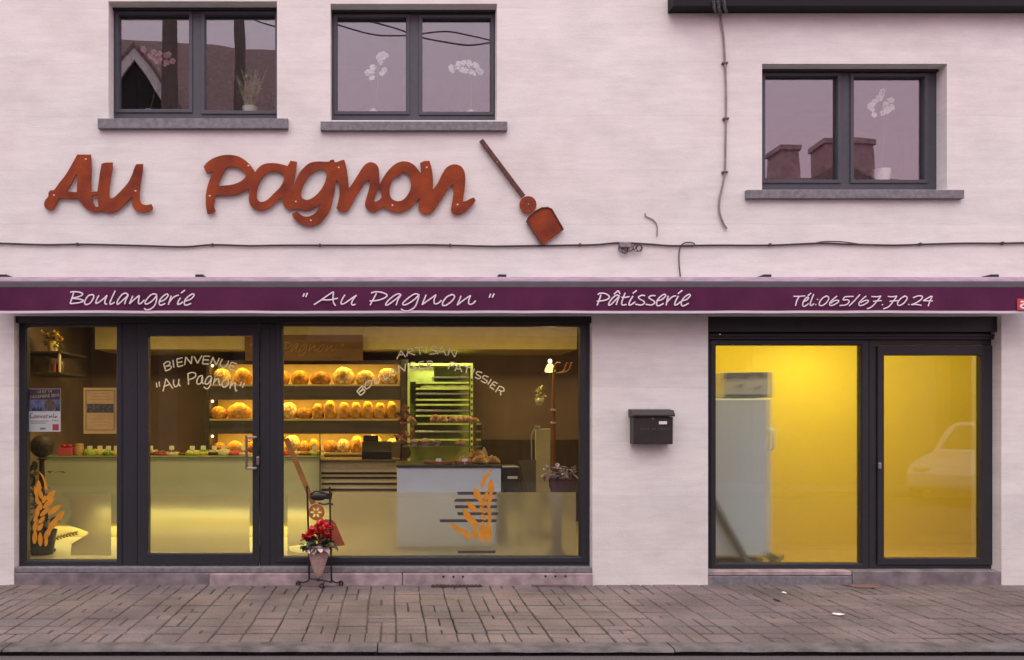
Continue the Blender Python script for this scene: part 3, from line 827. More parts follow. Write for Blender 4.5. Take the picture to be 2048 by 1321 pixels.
BOUL = [[(205, 105), (175, 200), (150, 278)], [(150, 110), (215, 103), (300, 115), (330, 140), (290, 170), (180, 200)], [(180, 200), (300, 215), (340, 240), (270, 265), (150, 280)],
 [(470, 148), (420, 160), (375, 215), (360, 270), (385, 292), (440, 270), (480, 215), (495, 165), (470, 145), (440, 155)],
 [(570, 155), (540, 215), (525, 268), (550, 270), (600, 235), (650, 195), (690, 155)], [(690, 155), (665, 215), (655, 265), (670, 285), (690, 280)],
 [(810, 85), (770, 170), (735, 250), (735, 285), (765, 278), (800, 255)], [(1000, 150), (960, 125), (915, 140), (860, 205), (835, 265), (845, 288), (890, 255), (960, 190), (1000, 150)], [(1000, 150), (965, 220), (945, 285)],
 [(1065, 160), (1040, 220), (1015, 280)], [(1015, 280), (1080, 220), (1160, 155)], [(1160, 155), (1150, 215), (1145, 265), (1165, 280), (1200, 255), (1235, 220)],
 [(1420, 150), (1370, 135), (1310, 165), (1250, 240), (1245, 280), (1290, 275), (1360, 225), (1415, 160)], [(1415, 160), (1410, 230), (1385, 300), (1330, 350), (1270, 368), (1225, 345)],
 [(1465, 250), (1530, 220), (1580, 165), (1565, 138), (1520, 160), (1465, 220), (1450, 275), (1475, 300), (1540, 275)], [(1630, 160), (1605, 230), (1585, 295)], [(1590, 270), (1650, 195), (1700, 165), (1740, 155)],
 [(1765, 190), (1730, 250), (1725, 290), (1760, 280), (1800, 250)], [(1830, 80), (1770, 125)], [(1835, 240), (1910, 215), (1960, 160), (1945, 135), (1890, 165), (1835, 220), (1820, 280), (1850, 302), (1920, 275)]]
AUPA = [[(95, 85), (80, 120)], [(125, 80), (108, 125)], [(190, 200), (260, 155), (330, 105), (385, 70)], [(385, 70), (380, 130), (385, 180), (405, 210)], [(265, 150), (340, 152), (430, 135)],
 [(500, 100), (470, 150), (460, 190), (490, 190), (550, 150), (615, 105)], [(615, 105), (580, 150), (565, 190), (580, 205), (605, 195)],
 [(815, 85), (780, 150), (750, 205)], [(760, 85), (800, 72), (870, 78), (920, 105), (890, 135), (820, 158), (745, 163)], [(1060, 100), (1030, 92), (990, 110), (930, 160), (905, 200), (930, 200), (1000, 150), (1060, 100)], [(1060, 100), (1030, 150), (1010, 205)],
 [(1240, 100), (1200, 92), (1150, 120), (1085, 175), (1080, 200), (1120, 195), (1190, 150), (1240, 100)], [(1240, 100), (1225, 160), (1195, 225), (1130, 262), (1085, 258), (1060, 240)],
 [(1310, 100), (1290, 150), (1270, 200)], [(1270, 200), (1340, 150), (1410, 100)], [(1410, 100), (1390, 150), (1395, 190), (1430, 185), (1465, 155)], [(1570, 100), (1520, 120), (1480, 170), (1475, 205), (1510, 205), (1565, 165), (1595, 120), (1570, 98), (1545, 108)],
 [(1660, 110), (1640, 160), (1620, 205)], [(1620, 205), (1690, 150), (1755, 108)], [(1755, 108), (1735, 160), (1740, 195), (1775, 190), (1805, 160)], [(1955, 90), (1940, 130)], [(1990, 88), (1970, 130)]]
PATI = [[(205, 185), (170, 290), (135, 385)], [(145, 185), (190, 160), (290, 170), (360, 225), (320, 275), (230, 300), (125, 310)], [(550, 210), (500, 195), (440, 230), (370, 310), (345, 380), (390, 370), (470, 290), (550, 210)], [(550, 210), (515, 290), (485, 380)], [(445, 180), (525, 110)], [(525, 110), (560, 175)],
 [(655, 150), (620, 240), (590, 330), (600, 380), (680, 370)], [(585, 235), (640, 240), (735, 222)], [(800, 210), (740, 310), (725, 380), (770, 370), (840, 320)], [(870, 105), (795, 165)],
 [(1025, 205), (960, 200), (900, 235), (930, 270), (1000, 310), (1010, 345), (950, 380), (840, 365)], [(1220, 205), (1150, 205), (1095, 235), (1130, 270), (1195, 310), (1200, 345), (1140, 380), (1035, 365)],
 [(1260, 300), (1340, 275), (1405, 210), (1385, 180), (1320, 215), (1255, 290), (1240, 370), (1280, 395), (1370, 350)], [(1455, 205), (1435, 290), (1415, 385)], [(1420, 340), (1500, 250), (1560, 215), (1600, 210)], [(1645, 210), (1590, 310), (1575, 375), (1620, 370), (1690, 315)], [(1720, 105), (1635, 170)],
 [(1715, 300), (1800, 275), (1865, 210), (1850, 180), (1780, 215), (1715, 290), (1700, 370), (1740, 395), (1840, 345)]]
TEL = [[(110, 155), (180, 155), (265, 150)], [(185, 155), (150, 220), (135, 280)], [(240, 225), (290, 205), (310, 170), (285, 170), (245, 215), (230, 270), (255, 287), (310, 250)], [(345, 110), (300, 150)], [(380, 125), (345, 210), (330, 265), (350, 275), (385, 250)], [(430, 195)], [(408, 265)],
 [(545, 155), (500, 175), (460, 225), (455, 270), (495, 275), (550, 235), (580, 180), (555, 150), (520, 160)], [(690, 150), (640, 190), (595, 240), (600, 275), (650, 265), (710, 225), (700, 205), (650, 215), (610, 245)], [(905, 155), (795, 158)], [(795, 158), (770, 200), (830, 200), (850, 225), (810, 265), (725, 275)], [(990, 130), (920, 210), (850, 280)],
 [(1075, 150), (1030, 185), (980, 240), (985, 275), (1040, 265), (1100, 225), (1090, 205), (1040, 215), (1000, 240)], [(1140, 155), (1210, 160), (1270, 150)], [(1270, 150), (1215, 220), (1150, 290), (1085, 320)], [(1165, 220), (1280, 210)], [(1288, 265)],
 [(1360, 155), (1420, 160), (1480, 150)], [(1480, 150), (1430, 220), (1370, 290), (1300, 320)], [(1380, 220), (1490, 210)], [(1585, 155), (1540, 175), (1495, 225), (1490, 265), (1525, 272), (1580, 235), (1615, 180), (1590, 150), (1560, 160)], [(1635, 262)],
 [(1690, 175), (1750, 150), (1810, 155), (1790, 200), (1720, 245), (1665, 265)], [(1665, 265), (1730, 262), (1795, 275)], [(1930, 150), (1880, 180), (1820, 215)], [(1820, 215), (1870, 215), (1950, 215)], [(1945, 150), (1910, 220), (1885, 285)]]
for st_, ox, oy, s_ in ((BOUL, 120, 570, 7.314), (AUPA, 590, 570, 4.995), (PATI, 1180, 570, 9.309), (TEL, 1570, 570, 6.606)):
    m_ = strokes_mb(st_, ox, oy, s_, YV, 1.25 if st_ is TEL else 1.42, flat=0.35)
    # follow the folds of the cloth
    m_.v = [(v[0], v[1] + wave(v[0]) * max(0, min(1, (zc - v[2]) / (zc - zd))) * 1.0 + 0.004 * 0, v[2]) for v in m_.v]
    m_.build('lettering', WHITE, va, smooth=True)
mb = MB(); x0, z0, x1, z1 = PR(2034, 598, 2074, 621, YV)
mb.box(x0, YV - .004, z0, x1, YV + .003, z1); lg = mb.build('red_logo', RED, va, bevel=0.002)
mb = MB()
mb.tube([W(2041, 604, YV - .005), W(2062, 604, YV - .005)], .008, 6, sq=(YV - .005, .2))
mb.tube(crom([W(2062, 610, YV - .005), W(2048, 609, YV - .005), W(2041, 613, YV - .005), W(2048, 617, YV - .005), W(2064, 616, YV - .005)], 4), .008, 6, sq=(YV - .005, .2))
mb.tube([W(2064, 604, YV - .005), W(2065, 618, YV - .005)], .008, 6, sq=(YV - .005, .2))
mb.build('logo_letter', WHITE, va)
for px, w_ in ((4, 12), (400, 8), (1004, 8), (1532, 8), (1985, 8)):
    mb = MB(); a_ = W(px, 553, -.10)
    mb.box(a_.x - w_ / 225, -.13, a_.z - .02, a_.x + w_ / 225, -.0, a_.z + .012)
    mb.build('bracket', ALU_DARK, A, bevel=0.004)

# ---------------------------------------------------------------- corten lettering on the wall
AU_O = [(690, 160), (915, 160), (922, 400), (915, 600), (918, 765), (1020, 765), (1045, 600), (1065, 450), (1090, 310), (1160, 292), (1272, 290), (1265, 400), (1240, 530), (1215, 680), (1210, 800), (1225, 860), (1250, 880), (1290, 865), (1340, 820), (1430, 730), (1530, 610), (1590, 490), (1620, 400), (1655, 320), (1770, 312), (1760, 430), (1735, 570), (1715, 720), (1710, 850), (1720, 920), (1750, 965), (1800, 985), (1850, 985), (1905, 970), (1925, 1020), (1920, 1070), (1850, 1095), (1760, 1102), (1680, 1090), (1620, 1050), (1595, 990), (1590, 920), (1590, 850), (1540, 900), (1450, 990), (1360, 1070), (1270, 1108), (1210, 1115), (1150, 1100), (1110, 1070), (1050, 1095), (960, 1100), (880, 1075), (800, 1010), (740, 940), (700, 878), (620, 885), (510, 875), (400, 875), (370, 930), (330, 1010), (280, 1060), (220, 1068), (165, 1030), (148, 970), (170, 900), (215, 850), (222, 780), (260, 745), (310, 740), (400, 620), (510, 480), (620, 290)]
AU_H = [[(690, 480), (690, 600), (683, 775), (600, 770), (510, 768), (560, 690), (620, 590), (665, 490)], [(935, 840), (1015, 830), (1025, 920), (1040, 1010), (1000, 1020), (960, 970), (938, 900)]]
P1a = [(120, 310), (180, 240), (270, 185), (380, 150), (490, 142), (600, 160), (690, 205), (770, 275), (820, 340), (850, 385), (900, 320), (970, 275), (1060, 258), (1150, 262), (1240, 280), (1305, 300), (1330, 260), (1345, 225), (1440, 240), (1430, 330), (1410, 450), (1390, 570), (1375, 720), (1400, 600), (1425, 500), (1480, 390), (1560, 300), (1640, 250), (1740, 236), (1830, 238), (1890, 238), (1920, 212), (1965, 212)]
P2 = [(60, 230), (100, 225), (150, 205), (190, 200), (215, 290), (235, 420), (250, 575), (290, 520), (360, 410), (430, 300), (480, 250), (540, 230), (600, 250), (640, 300), (652, 400), (655, 520), (700, 440), (760, 350), (840, 270), (910, 230), (980, 218), (1060, 235), (1130, 285), (1180, 350), (1200, 375), (1200, 310), (1190, 240), (1250, 215), (1315, 212), (1340, 300), (1358, 420), (1362, 590), (1420, 510), (1480, 390), (1530, 310), (1590, 270), (1660, 258), (1730, 285), (1775, 350), (1788, 450), (1780, 570), (1765, 680), (1755, 750), (1800, 742), (1850, 715), (1900, 695), (1925, 735), (1870, 810), (1800, 870), (1730, 910), (1670, 920), (1620, 900), (1598, 850), (1610, 780), (1628, 670), (1632, 580), (1620, 510), (1560, 590), (1480, 710), (1410, 820), (1350, 890), (1280, 912), (1210, 890), (1165, 835), (1175, 770), (1190, 700), (1140, 750), (1060, 830), (980, 875), (890, 890), (810, 875), (750, 840), (710, 815), (660, 845), (600, 880), (550, 882), (490, 850), (462, 790), (475, 720), (505, 620), (525, 530), (525, 460), (470, 480), (420, 560), (340, 690), (280, 800), (230, 870), (170, 882), (110, 865), (85, 835), (105, 760), (125, 650), (122, 560), (105, 480), (90, 465), (75, 500), (65, 580), (40, 700), (10, 830)]
P1b = [(1870, 980), (1800, 1070), (1730, 1125), (1640, 1145), (1540, 1135), (1450, 1090), (1390, 1030), (1368, 980), (1440, 935), (1490, 985), (1560, 1015), (1640, 1000), (1700, 960), (1750, 890), (1770, 830), (1700, 880), (1620, 918), (1540, 922), (1460, 905), (1400, 905), (1340, 915), (1280, 890), (1245, 830), (1225, 750), (1180, 775), (1100, 850), (1010, 910), (920, 928), (840, 905), (780, 850), (760, 770), (765, 690), (760, 615), (690, 655), (600, 695), (490, 712), (380, 710), (290, 712), (275, 780), (265, 860), (290, 940), (240, 965), (175, 975), (155, 880), (150, 760), (160, 660), (190, 540), (230, 430), (265, 375), (220, 390), (170, 410)]
PH1 = [[(480, 308), (440, 335), (400, 400), (350, 510), (320, 580), (420, 575), (530, 560), (630, 525), (700, 470), (715, 430), (690, 380), (630, 335), (560, 312)], [(1090, 375), (1020, 400), (950, 470), (900, 560), (872, 670), (875, 750), (900, 800), (960, 805), (1030, 770), (1110, 690), (1200, 600), (1250, 510), (1265, 450), (1220, 405), (1150, 378)], [(1790, 340), (1700, 370), (1620, 430), (1550, 530), (1510, 630), (1495, 700), (1520, 760), (1580, 778), (1650, 755), (1730, 690), (1800, 600), (1845, 500), (1860, 410), (1840, 355)]]
PH2 = [[(960, 360), (940, 390), (900, 415), (850, 430), (815, 490), (790, 570), (790, 650), (820, 715), (890, 745), (960, 730), (1020, 670), (1060, 590), (1070, 500), (1050, 420), (1010, 370)], [(650, 570), (660, 560), (675, 620), (685, 690), (650, 730), (600, 755), (580, 740), (600, 680), (625, 600)]]
YL0, YL1 = -0.034, -0.022
def soft(c):
    """round the traced outline a little but keep its sharp corners"""
    c = [Vector(p) for p in c]; out = []; L = len(c)
    for i in range(L):
        p0, p1, p2, p3 = c[i - 1], c[i], c[(i + 1) % L], c[(i + 2) % L]
        def sharp(a, b, d): return (b - a).angle(d - b, 0) > R(48)
        out.append(p1)
        m0 = (p2 - p0) * 0.5 if not sharp(p0, p1, p2) else (p2 - p1)
        m1 = (p3 - p1) * 0.5 if not sharp(p1, p2, p3) else (p2 - p1)
        l = (p2 - p1).length
        for m_ in (m0, m1):
            if m_.length > l: m_.length = l
        for t_ in (0.25, 0.5, 0.75):
            h00 = 2 * t_ ** 3 - 3 * t_ ** 2 + 1; h10 = t_ ** 3 - 2 * t_ ** 2 + t_; h01 = -2 * t_ ** 3 + 3 * t_ ** 2; h11 = t_ ** 3 - t_ ** 2
            out.append(p1 * h00 + m0 * h10 + p2 * h01 + m1 * h11)
    return [(p.x, p.y) for p in out]
def px1(c): return [(390 + p[0] / 7.062, 290 + p[1] / 7.062) for p in c]
def px2(c): return [(660 + p[0] / 6.606, 290 + p[1] / 6.606) for p in c]
def pxa(c): return [(70 + p[0] / 8.192, 290 + p[1] / 8.192) for p in c]
def wl(c): return [(W(p[0], p[1], YL0).x, W(p[0], p[1], YL0).z) for p in soft(c)]
sg = filled('sign_lettering', [wl(pxa(AU_O))] + [wl(pxa(h)) for h in AU_H], YL0, YL1, RUST)
tag(sg, 'rusty steel script letters spelling Au, under the first upper window', 'sign')
sg2 = filled('sign_lettering', [wl(px1(P1a) + px2(P2) + px1(P1b))] + [wl(px1(h)) for h in PH1] + [wl(px2(h)) for h in PH2], YL0, YL1, RUST)
tag(sg2, 'long rusty steel script word Pagnon, mounted beside the steel baker peel', 'sign')
SCREW = M('screw_head', (0.62, 0.45, 0.40), 0.4, metal=0.3)
for s_, pts in ((sg, pxa([(833, 240), (313, 830), (1648, 760)])), (sg2, px1([(755, 298), (208, 725), (1425, 805), (1635, 1070)]) + px2([(115, 302), (825, 802), (1278, 302), (1685, 793)]))):
    for p in pts:
        mb = MB(); c = W(p[0], p[1], YL0)
        mb.lathe([(0.0085, 0), (0.0085, .002), (0.005, .004), (.0005, .0045)], (0, 0, 0), 12)
        mb.xform(Matrix.Translation(c) @ Matrix.Rotation(R(90), 4, 'X'))
        o = mb.build('screw', SCREW, s_, smooth=True)
        # the sign meshes keep their own origin, so place by the parent's location
        mb2 = Matrix.Translation(Vector((0, 0, 0)))

# ---- peel sign
PL = thing('baker_peel_sign', 'rusty steel baker peel mounted slanting on the wall right of the lettering', 'sign', W(1040, 400, -.03))
mb = MB(); a_, b_ = W(962, 281, -.03), W(1047, 394, -.03)
d_ = (b_ - a_).normalized(); n_ = Vector((-d_.z, 0, d_.x)) * 0.021
mb.prism([((a_ + n_).x, (a_ + n_).z), ((b_ + n_).x, (b_ + n_).z), ((b_ - n_).x, (b_ - n_).z), ((a_ - n_).x, (a_ - n_).z)], -0.038, -0.022)
mb.build('handle', RUST_DARK, PL, bevel=0.004)
def ring(cx, cy, r, n=28, y=YL0, sx=1): return [(W(cx, cy, y).x + r * math.cos(2 * math.pi * i / n) * sx, W(cx, cy, y).z + r * math.sin(2 * math.pi * i / n)) for i in range(n)]
def petal_holes(cx, cy, r0, r1, w_, n, y, ph=0.0):
    hs = []
    c = W(cx, cy, y)
    for i in range(n):
        a_ = ph + 2 * math.pi * i / n
        pts = []
        for k in range(10):
            t_ = 2 * math.pi * k / 10
            u = (r0 + r1) / 2 + (r1 - r0) / 2 * math.cos(t_); v = w_ * math.sin(t_)
            pts.append((c.x + u * math.cos(a_) - v * math.sin(a_), c.z + u * math.sin(a_) + v * math.cos(a_)))
        hs.append(pts)
    return hs
filled('disc', [ring(1056, 410, 0.075)], -.040, -.026, RUST, PL)
mb = MB()
for i, h in enumerate(petal_holes(1056, 410, .018, .056, .008, 6, -.04)): mb.prism(h, -.0415, -.0398)
mb.build('star_ornament', RUST_DARK, PL)
bl = [(1250, 1170), (1262, 1148), (1290, 1122), (1330, 1100), (1362, 1098), (1382, 1106), (1445, 1215), (1335, 1298)]
blw = [(580 + p[0] / 2.642, p[1] / 2.642) for p in bl]
filled('blade', [[(W(p[0], p[1], -.034).x, W(p[0], p[1], -.034).z) for p in blw]], -.034, -.022, RUST, PL)
mb = MB(); P_ = [W(p[0], p[1], -.037) for p in [blw[7]] + blw[0:7]]
mb.tube(P_, 0.007, 8); mb.build('rim', RUST_DARK, PL)
mb = MB(); mb.tube([W(962 + 85 * .38, 281 + 113 * .38, -.037), W(962 + 85 * .38, 281 + 113 * .38, -.041)], .006, 8); mb.build('screw', SCREW, PL); mb = MB(); mb.tube([W(1057, 409, -.0415), W(1057, 409, -.045)], .007, 8)
mb.build('screw', SCREW, PL)

# ---------------------------------------------------------------- cables on the wall
def jitter(pts, y, amp=0.8):
    return [W(p[0], p[1] + random.uniform(-amp, amp), y) for p in pts]
CB = [(-60, 485), (0, 487), (90, 490), (155, 489), (215, 490), (290, 492), (370, 494), (425, 490), (500, 492), (560, 491), (680, 491), (760, 491), (840, 490), (900, 491), (985, 493), (1060, 492), (1130, 491), (1190, 490), (1240, 486), (1300, 489), (1345, 492), (1430, 491), (1540, 491), (1640, 487), (1700, 489), (1790, 491), (1850, 489), (1930, 487), (2010, 487), (2120, 484)]
mb = MB(); mb.tube(crom([W(p[0], p[1], -.014) for p in CB], 5), 0.0085, 8)
CT = mb.build('wall_cable', CABLE, None, smooth=True)
tag(CT, 'long dark cable running level across the whole facade above the awning', 'cable')
mb = MB()
for px, py in ((155, 489), (425, 490), (640, 491), (900, 491), (1160, 490), (1540, 490), (1840, 489), (2005, 487)):
    mb = MB(); c = W(px, py, -.014); mb.box(c.x - .008, -.026, c.z - .012, c.x + .008, -.001, c.z + .012); mb.build('clip', CABLE, CT)
mb = MB(); mb.tube(crom([W(p[0], p[1], -.016) for p in ((1620, 489), (1645, 484), (1675, 483.5), (1700, 486), (1720, 489))], 5), .005, 6)
mb.build('strand', CABLE, CT, smooth=True)
J = thing('cable_junction', 'grey junction with small coils of wire hanging on the long cable', 'cable junction', W(1252, 500, -.01))
mb = MB(); mb.pbox(1240, 484, 1263, 495, -.045, -.002); mb.build('box', M('zinc', (0.25, 0.23, 0.24), 0.5, metal=0.4, var=0.3, scale=30), J, bevel=0.006)
mb = MB()
for cx, cy, rx, rz in ((1246, 498, 9, 8), (1250, 500, 6, 8), (1275, 496, 8, 7.5), (1279, 497, 6, 6), (1257, 497, 10, 6)):
    mb.tube([W(cx + rx * math.cos(t_ * .393), cy + rz * math.sin(t_ * .393), -.03 + .004 * math.sin(t_)) for t_ in range(16)], .0038, 6, closed=True)
mb.tube(crom([W(1262, 494, -.03), (W(1268, 500, -.03)), W(1275, 489, -.03)], 5), .004, 6)
mb.build('wire_coil', CABLE, J, smooth=True)
mb = MB(); DC = [(1438, -40), (1438, 12), (1442, 40), (1447, 75), (1450, 125), (1452, 180), (1452, 236), (1451, 290), (1450, 343), (1445, 372), (1439, 400), (1439, 425), (1447, 448), (1454, 458)]
mb.tube(crom([W(p[0], p[1], -.018) for p in DC], 5), .0095, 8)
BCAP = M('dull_grey_cap', (0.10, 0.12, 0.12), 0.5, var=0.4, scale=40)
BCLIP = M('brown_clip', (0.16, 0.09, 0.08), 0.6)
t_ = mb.build('drop_cable', CABLE_GREY, None, smooth=True)
tag(t_, 'grey conduit running down the wall from the gutter, ending in a bend', 'cable')
mb = MB()
for px, py in ((1450, 126), (1452, 237), (1450, 344)):
    mb = MB(); c = W(px, py, -.02); mb.box(c.x - .026, -.03, c.z - .010, c.x + .026, -.0, c.z + .006); mb.build('clip', BCLIP, t_, bevel=0.003)
mb = MB()
for px in (1428, 1437, 1449):
    mb = MB(); mb.tube([W(px - 2, 2, -.15), W(px, 14, -.13), W(px + 4, 24, -.06)], .014, 8); mb.build('insulator', BCAP, t_, smooth=True)
mb = MB(); mb.tube(crom([W(p[0], p[1], -.01) for p in ((1290, 427), (1292, 433), (1306, 440), (1314, 452), (1314, 473))], 5), .0055, 6)
tag(mb.build('loose_wire', CABLE_GREY, None, smooth=True), 'short loose wire end curling out of the wall above the cable junction', 'wire')
mb = MB(); mb.tube(crom([W(p[0], p[1], -.016) for p in ((1384, 494), (1389, 488), (1378, 485), (1366, 488), (1359, 500), (1358, 525), (1361, 556))], 5), .0055, 6)
tag(mb.build('loose_wire', CABLE, None, smooth=True), 'hooked dark wire hanging from the long cable down to the awning', 'wire')

# ---------------------------------------------------------------- mailbox
MBX = thing('mailbox', 'dark brown steel mailbox with sloping lid mounted on the pink pillar', 'mailbox', W(1303, 889, -.05))
x0, z0, x1, z1 = PR(1267, 834, 1346, 889, -.11)
mb = MB(); mb.extr_x([(-.001, z0), (-.11, z0), (-.115, z1), (-.001, z1)], x0, x1); mb.build('body', MAILBOX, MBX, bevel=0.006)
mb = MB(); zt = W(0, 821, -.11).z
mb.extr_x([(-.001, z1 + .002), (-.132, z1 + .002), (-.132, z1 + .018), (-.10, zt), (-.001, zt + .012)], x0 - .014, x1 + .012); mb.build('lid', MAILBOX, MBX, bevel=0.004)
mb = MB(); mb.pbox(1318, 843, 1334, 849, -.119, -.1135); mb.build('name_plate', PAPER, MBX)
c = W(1306, 838, -.117); mb = MB(); mb.tube([c, c + Vector((0, .006, 0))], .008, 10); mb.build('lock', STEEL, MBX)
mb = MB()
for i, px in enumerate((1281, 1286, 1291, 1296, 1304, 1309, 1317, 1322, 1327, 1332, 1337)): mb.pbox(px, 856, px + 2.6, 861, -.1145, -.11)
mb.build('embossed_line', M('worn_emboss', (0.06, 0.052, 0.052), 0.5), MBX)

# ---------------------------------------------------------------- flower stand outside the window
FS = thing('flower_stand', 'thin black wrought iron stand holding a cone basket before the window', 'plant stand', gp(640, 1172))
yS = -.10
mb = MB()
mb.tube([W(614, 975, yS), W(615, 1000, yS), W(617, 1080, yS), W(618.5, 1159, yS)], .0085, 8)
mb.ball(W(614, 974, yS), .011); mb.build('post', BLACK, FS, smooth=True)
mb = MB(); mb.tube([W(659.5, 976, yS), W(661, 1060, yS), W(663, 1166, yS)], .0085, 8); mb.ball(W(659.5, 976, yS), .011); mb.build('post', BLACK, FS, smooth=True)
mb = MB(); mb.tube([W(618, 1158, yS), W(640, 1160, yS), W(663, 1165, yS)], .007, 8); mb.ball(W(637, 1160, yS), .014); mb.build('crossbar', BLACK, FS, smooth=True)
for px, py in ((596, 1169), (643, 1174), (682, 1169)):
    g = gp(px, py + 3); g.y = max(g.y, -.16)
    c = Vector((g.x, g.y, .022))
    mb = MB()
    src = W(618 if px < 610 else (663 if px > 650 else 650), 1161, yS)
    mb.tube(crom([src, (src + c) / 2 + Vector((0, 0, -.008)), c + Vector((0, 0, .02)), c + Vector((.016, 0, .006)), c + Vector((.008, 0, -.016)), c + Vector((-.012, 0, -.012)), c + Vector((-.012, 0, .008)), c + Vector((.004, 0, .008))], 5), .0062, 6)
    mb.build('scroll_foot', BLACK, FS, smooth=True)
mb = MB()
mb.ball(W(637, 994, yS), .075, 1.0, .25, .46, 16, 10)
mb.tube(crom([W(620, 990, yS), W(632, 983, yS), W(646, 986, yS), W(662, 990, yS)], 5), .007, 6)
mb.prism([(W(650, 0, yS).x, W(0, 990, yS).z), (W(665, 0, yS).x, W(0, 985, yS).z), (W(663, 0, yS).x, W(0, 1000, yS).z), (W(650, 0, yS).x, W(0, 998, yS).z)], yS - .006, yS + .006)
mb.build('leaf_ornament', BLACK, FS, smooth=True)
mb = MB(); mb.tube(crom([W(636, 1006, yS), W(648, 1009, yS), W(660, 1007, yS), W(666, 1010, yS)], 5), [.003] + [.008] * 14 + [.004], 8); mb.build('scroll', BLACK, FS, smooth=True)
WICK = M('pale_wicker', (0.52, 0.36, 0.31), 0.8, var=0.35, scale=60, stretch=(1, 1, 2.5), bump=0.8, bscale=120)
mb = MB()
cB = W(637, 1152, yS)
zt = W(0, 1092, yS).z; zbm = W(0, 1155, yS).z
prof = []
nR = 30
for i in range(nR + 1):
    u = i / nR
    rr_ = 0.018 + (0.106 - 0.018) * (u ** 0.72) + 0.0025 * math.sin(u * nR * math.pi)
    prof.append((rr_, (zt - zbm) * u))
mb.lathe(prof + [(0.098, zt - zbm + .002), (0.05, zt - zbm - .02)], (cB.x, yS, zbm), 32, 1, .8)
BK = mb.build('wicker_basket', WICK, None, smooth=True)
tag(BK, 'pale cone shaped wicker basket hanging in the black stand', 'basket')
mb = MB()
for i in range(40):
    a_, b_ = 2 * math.pi * i / 40, 2 * math.pi * (i + 1) / 40
mb.tube([(cB.x + .106 * math.cos(i * .2244), yS + .085 * math.sin(i * .2244), zt + .003 * math.sin(i * 3)) for i in range(28)], .009, 6, closed=True)
mb.build('rim', WICK, BK, smooth=True)
CY = thing('cyclamen', 'red flowering cyclamen with dark leaves in the wicker basket', 'plant', (cB.x, yS, zt - .02))
RED_P = M('red_petals', (0.62, 0.012, 0.03), 0.5, var=0.3, scale=30)
LEAF_D = M('dark_leaves', (0.025, 0.05, 0.02), 0.5, var=0.5, scale=30, col2=(0.06, 0.10, 0.045))
rn = random.Random(5)
mb = MB(); ms = MB()
def quadleaf(mb, c, d, up, L, wd, curl=0.2):
    d = d.normalized(); s_ = d.cross(up).normalized(); u_ = s_.cross(d).normalized()
    pts = []
    for t_, w_ in ((0, .12), (.3, .8), (.6, 1), (.85, .65), (1, .06)):
        cc = c + d * L * t_ - u_ * (curl * L * t_ * t_)
        pts += [cc - s_ * wd * w_ / 2 + u_ * wd * .12 * w_, cc, cc + s_ * wd * w_ / 2 + u_ * wd * .12 * w_]
    fs = []
    for i in range(4):
        for j in range(2):
            a_ = i * 3 + j
            fs.append((a_, a_ + 1, a_ + 4, a_ + 3))
    mb.add(pts, fs)
for i in range(26):
    fx, fy = rn.uniform(-.125, .105), rn.uniform(-.09, .05)
    fz = zt + .04 + rn.random() * .15 * (1 - abs(fx) * 4.5) + (0.03 if fx > 0 else 0)
    c = Vector((cB.x + fx, yS + fy, fz))
    ms.tube(crom([(cB.x + fx * .3, yS + fy * .3, zt), (cB.x + fx * .7, yS + fy * .7, fz * .6 + zt * .4), c], 4), .003, 5)
    for k in range(6):
        a_ = 2 * math.pi * k / 6 + rn.random()
        quadleaf(mb, c, Vector((math.cos(a_) * .8, math.sin(a_) * .8, rn.uniform(.1, 1.0))), Vector((0, 0, 1)), rn.uniform(.045, .062), .042, rn.uniform(-.4, .3))
mb.build('blossoms', RED_P, CY)
mb = MB()
for i in range(60):
    a_ = rn.uniform(0, 2 * math.pi); rr_ = rn.uniform(.02, .125)
    c = Vector((cB.x + rr_ * math.cos(a_) * 1.0, yS + rr_ * .8 * math.sin(a_), zt + rn.uniform(-.015, .065)))
    quadleaf(mb, c, Vector((math.cos(a_), math.sin(a_), rn.uniform(-.5, .5))), Vector((0, 0, 1)), rn.uniform(.05, .075), .06, .4)
mb.build('leaves', LEAF_D, CY)
ms.build('stems', M('red_stem', (0.12, 0.04, 0.03), 0.6), CY)
mb = MB()
for i in range(16):
    a_ = 2 * math.pi * i / 16 + rn.random() * .3
    c = Vector((cB.x + .095 * math.cos(a_), yS + .08 * math.sin(a_), zt - .012))
    quadleaf(mb, c, Vector((math.cos(a_), math.sin(a_), rn.uniform(-.7, .5))), Vector((0, 0, 1)), .05, .05, .5)
mb.build('foil_wrap', M('clear_foil', (0.75, 0.6, 0.62), 0.2, var=0.2), CY)
bpy.context.view_layer.update()

# ================================================================ inside the shop
def area(name, loc, rot, sx, sy, energy, col, spread=180):
    l = bpy.data.lights.new(name, 'AREA'); l.shape = 'RECTANGLE'; l.size = sx; l.size_y = sy
    l.energy = energy; l.color = col; l.spread = R(spread)
    o = bpy.data.objects.new(name, l); o.location = loc; o.rotation_euler = rot
    COL.objects.link(o); return o
WARM = (1.0, 0.74, 0.30)
AMBER = (1.0, 0.57, 0.10)
BROWN = M('brown_wall_paint', (0.235, 0.155, 0.115), 0.8, var=0.18, scale=1.5)
TAN = M('tan_paint', (0.50, 0.38, 0.17), 0.8, var=0.06)
FZ = 0.13
XL, XR, YB = -3.95, 2.52, 3.45
mb = MB(); mb.box(XL, .24, .02, XR, YB, FZ); kind(mb.build('shop_floor', M('pale_floor_tiles', (0.5, 0.42, 0.26), 0.35, var=0.06, scale=3)), 'structure')
mb = MB(); mb.box(XL - .1, YB, -.05, 6.2, YB + .1, 2.9); kind(mb.build('back_wall', BROWN), 'structure')
mb = MB(); mb.box(XL - .1, TH + .002, -.05, XL, YB - .002, 2.9); kind(mb.build('left_wall', BROWN), 'structure')
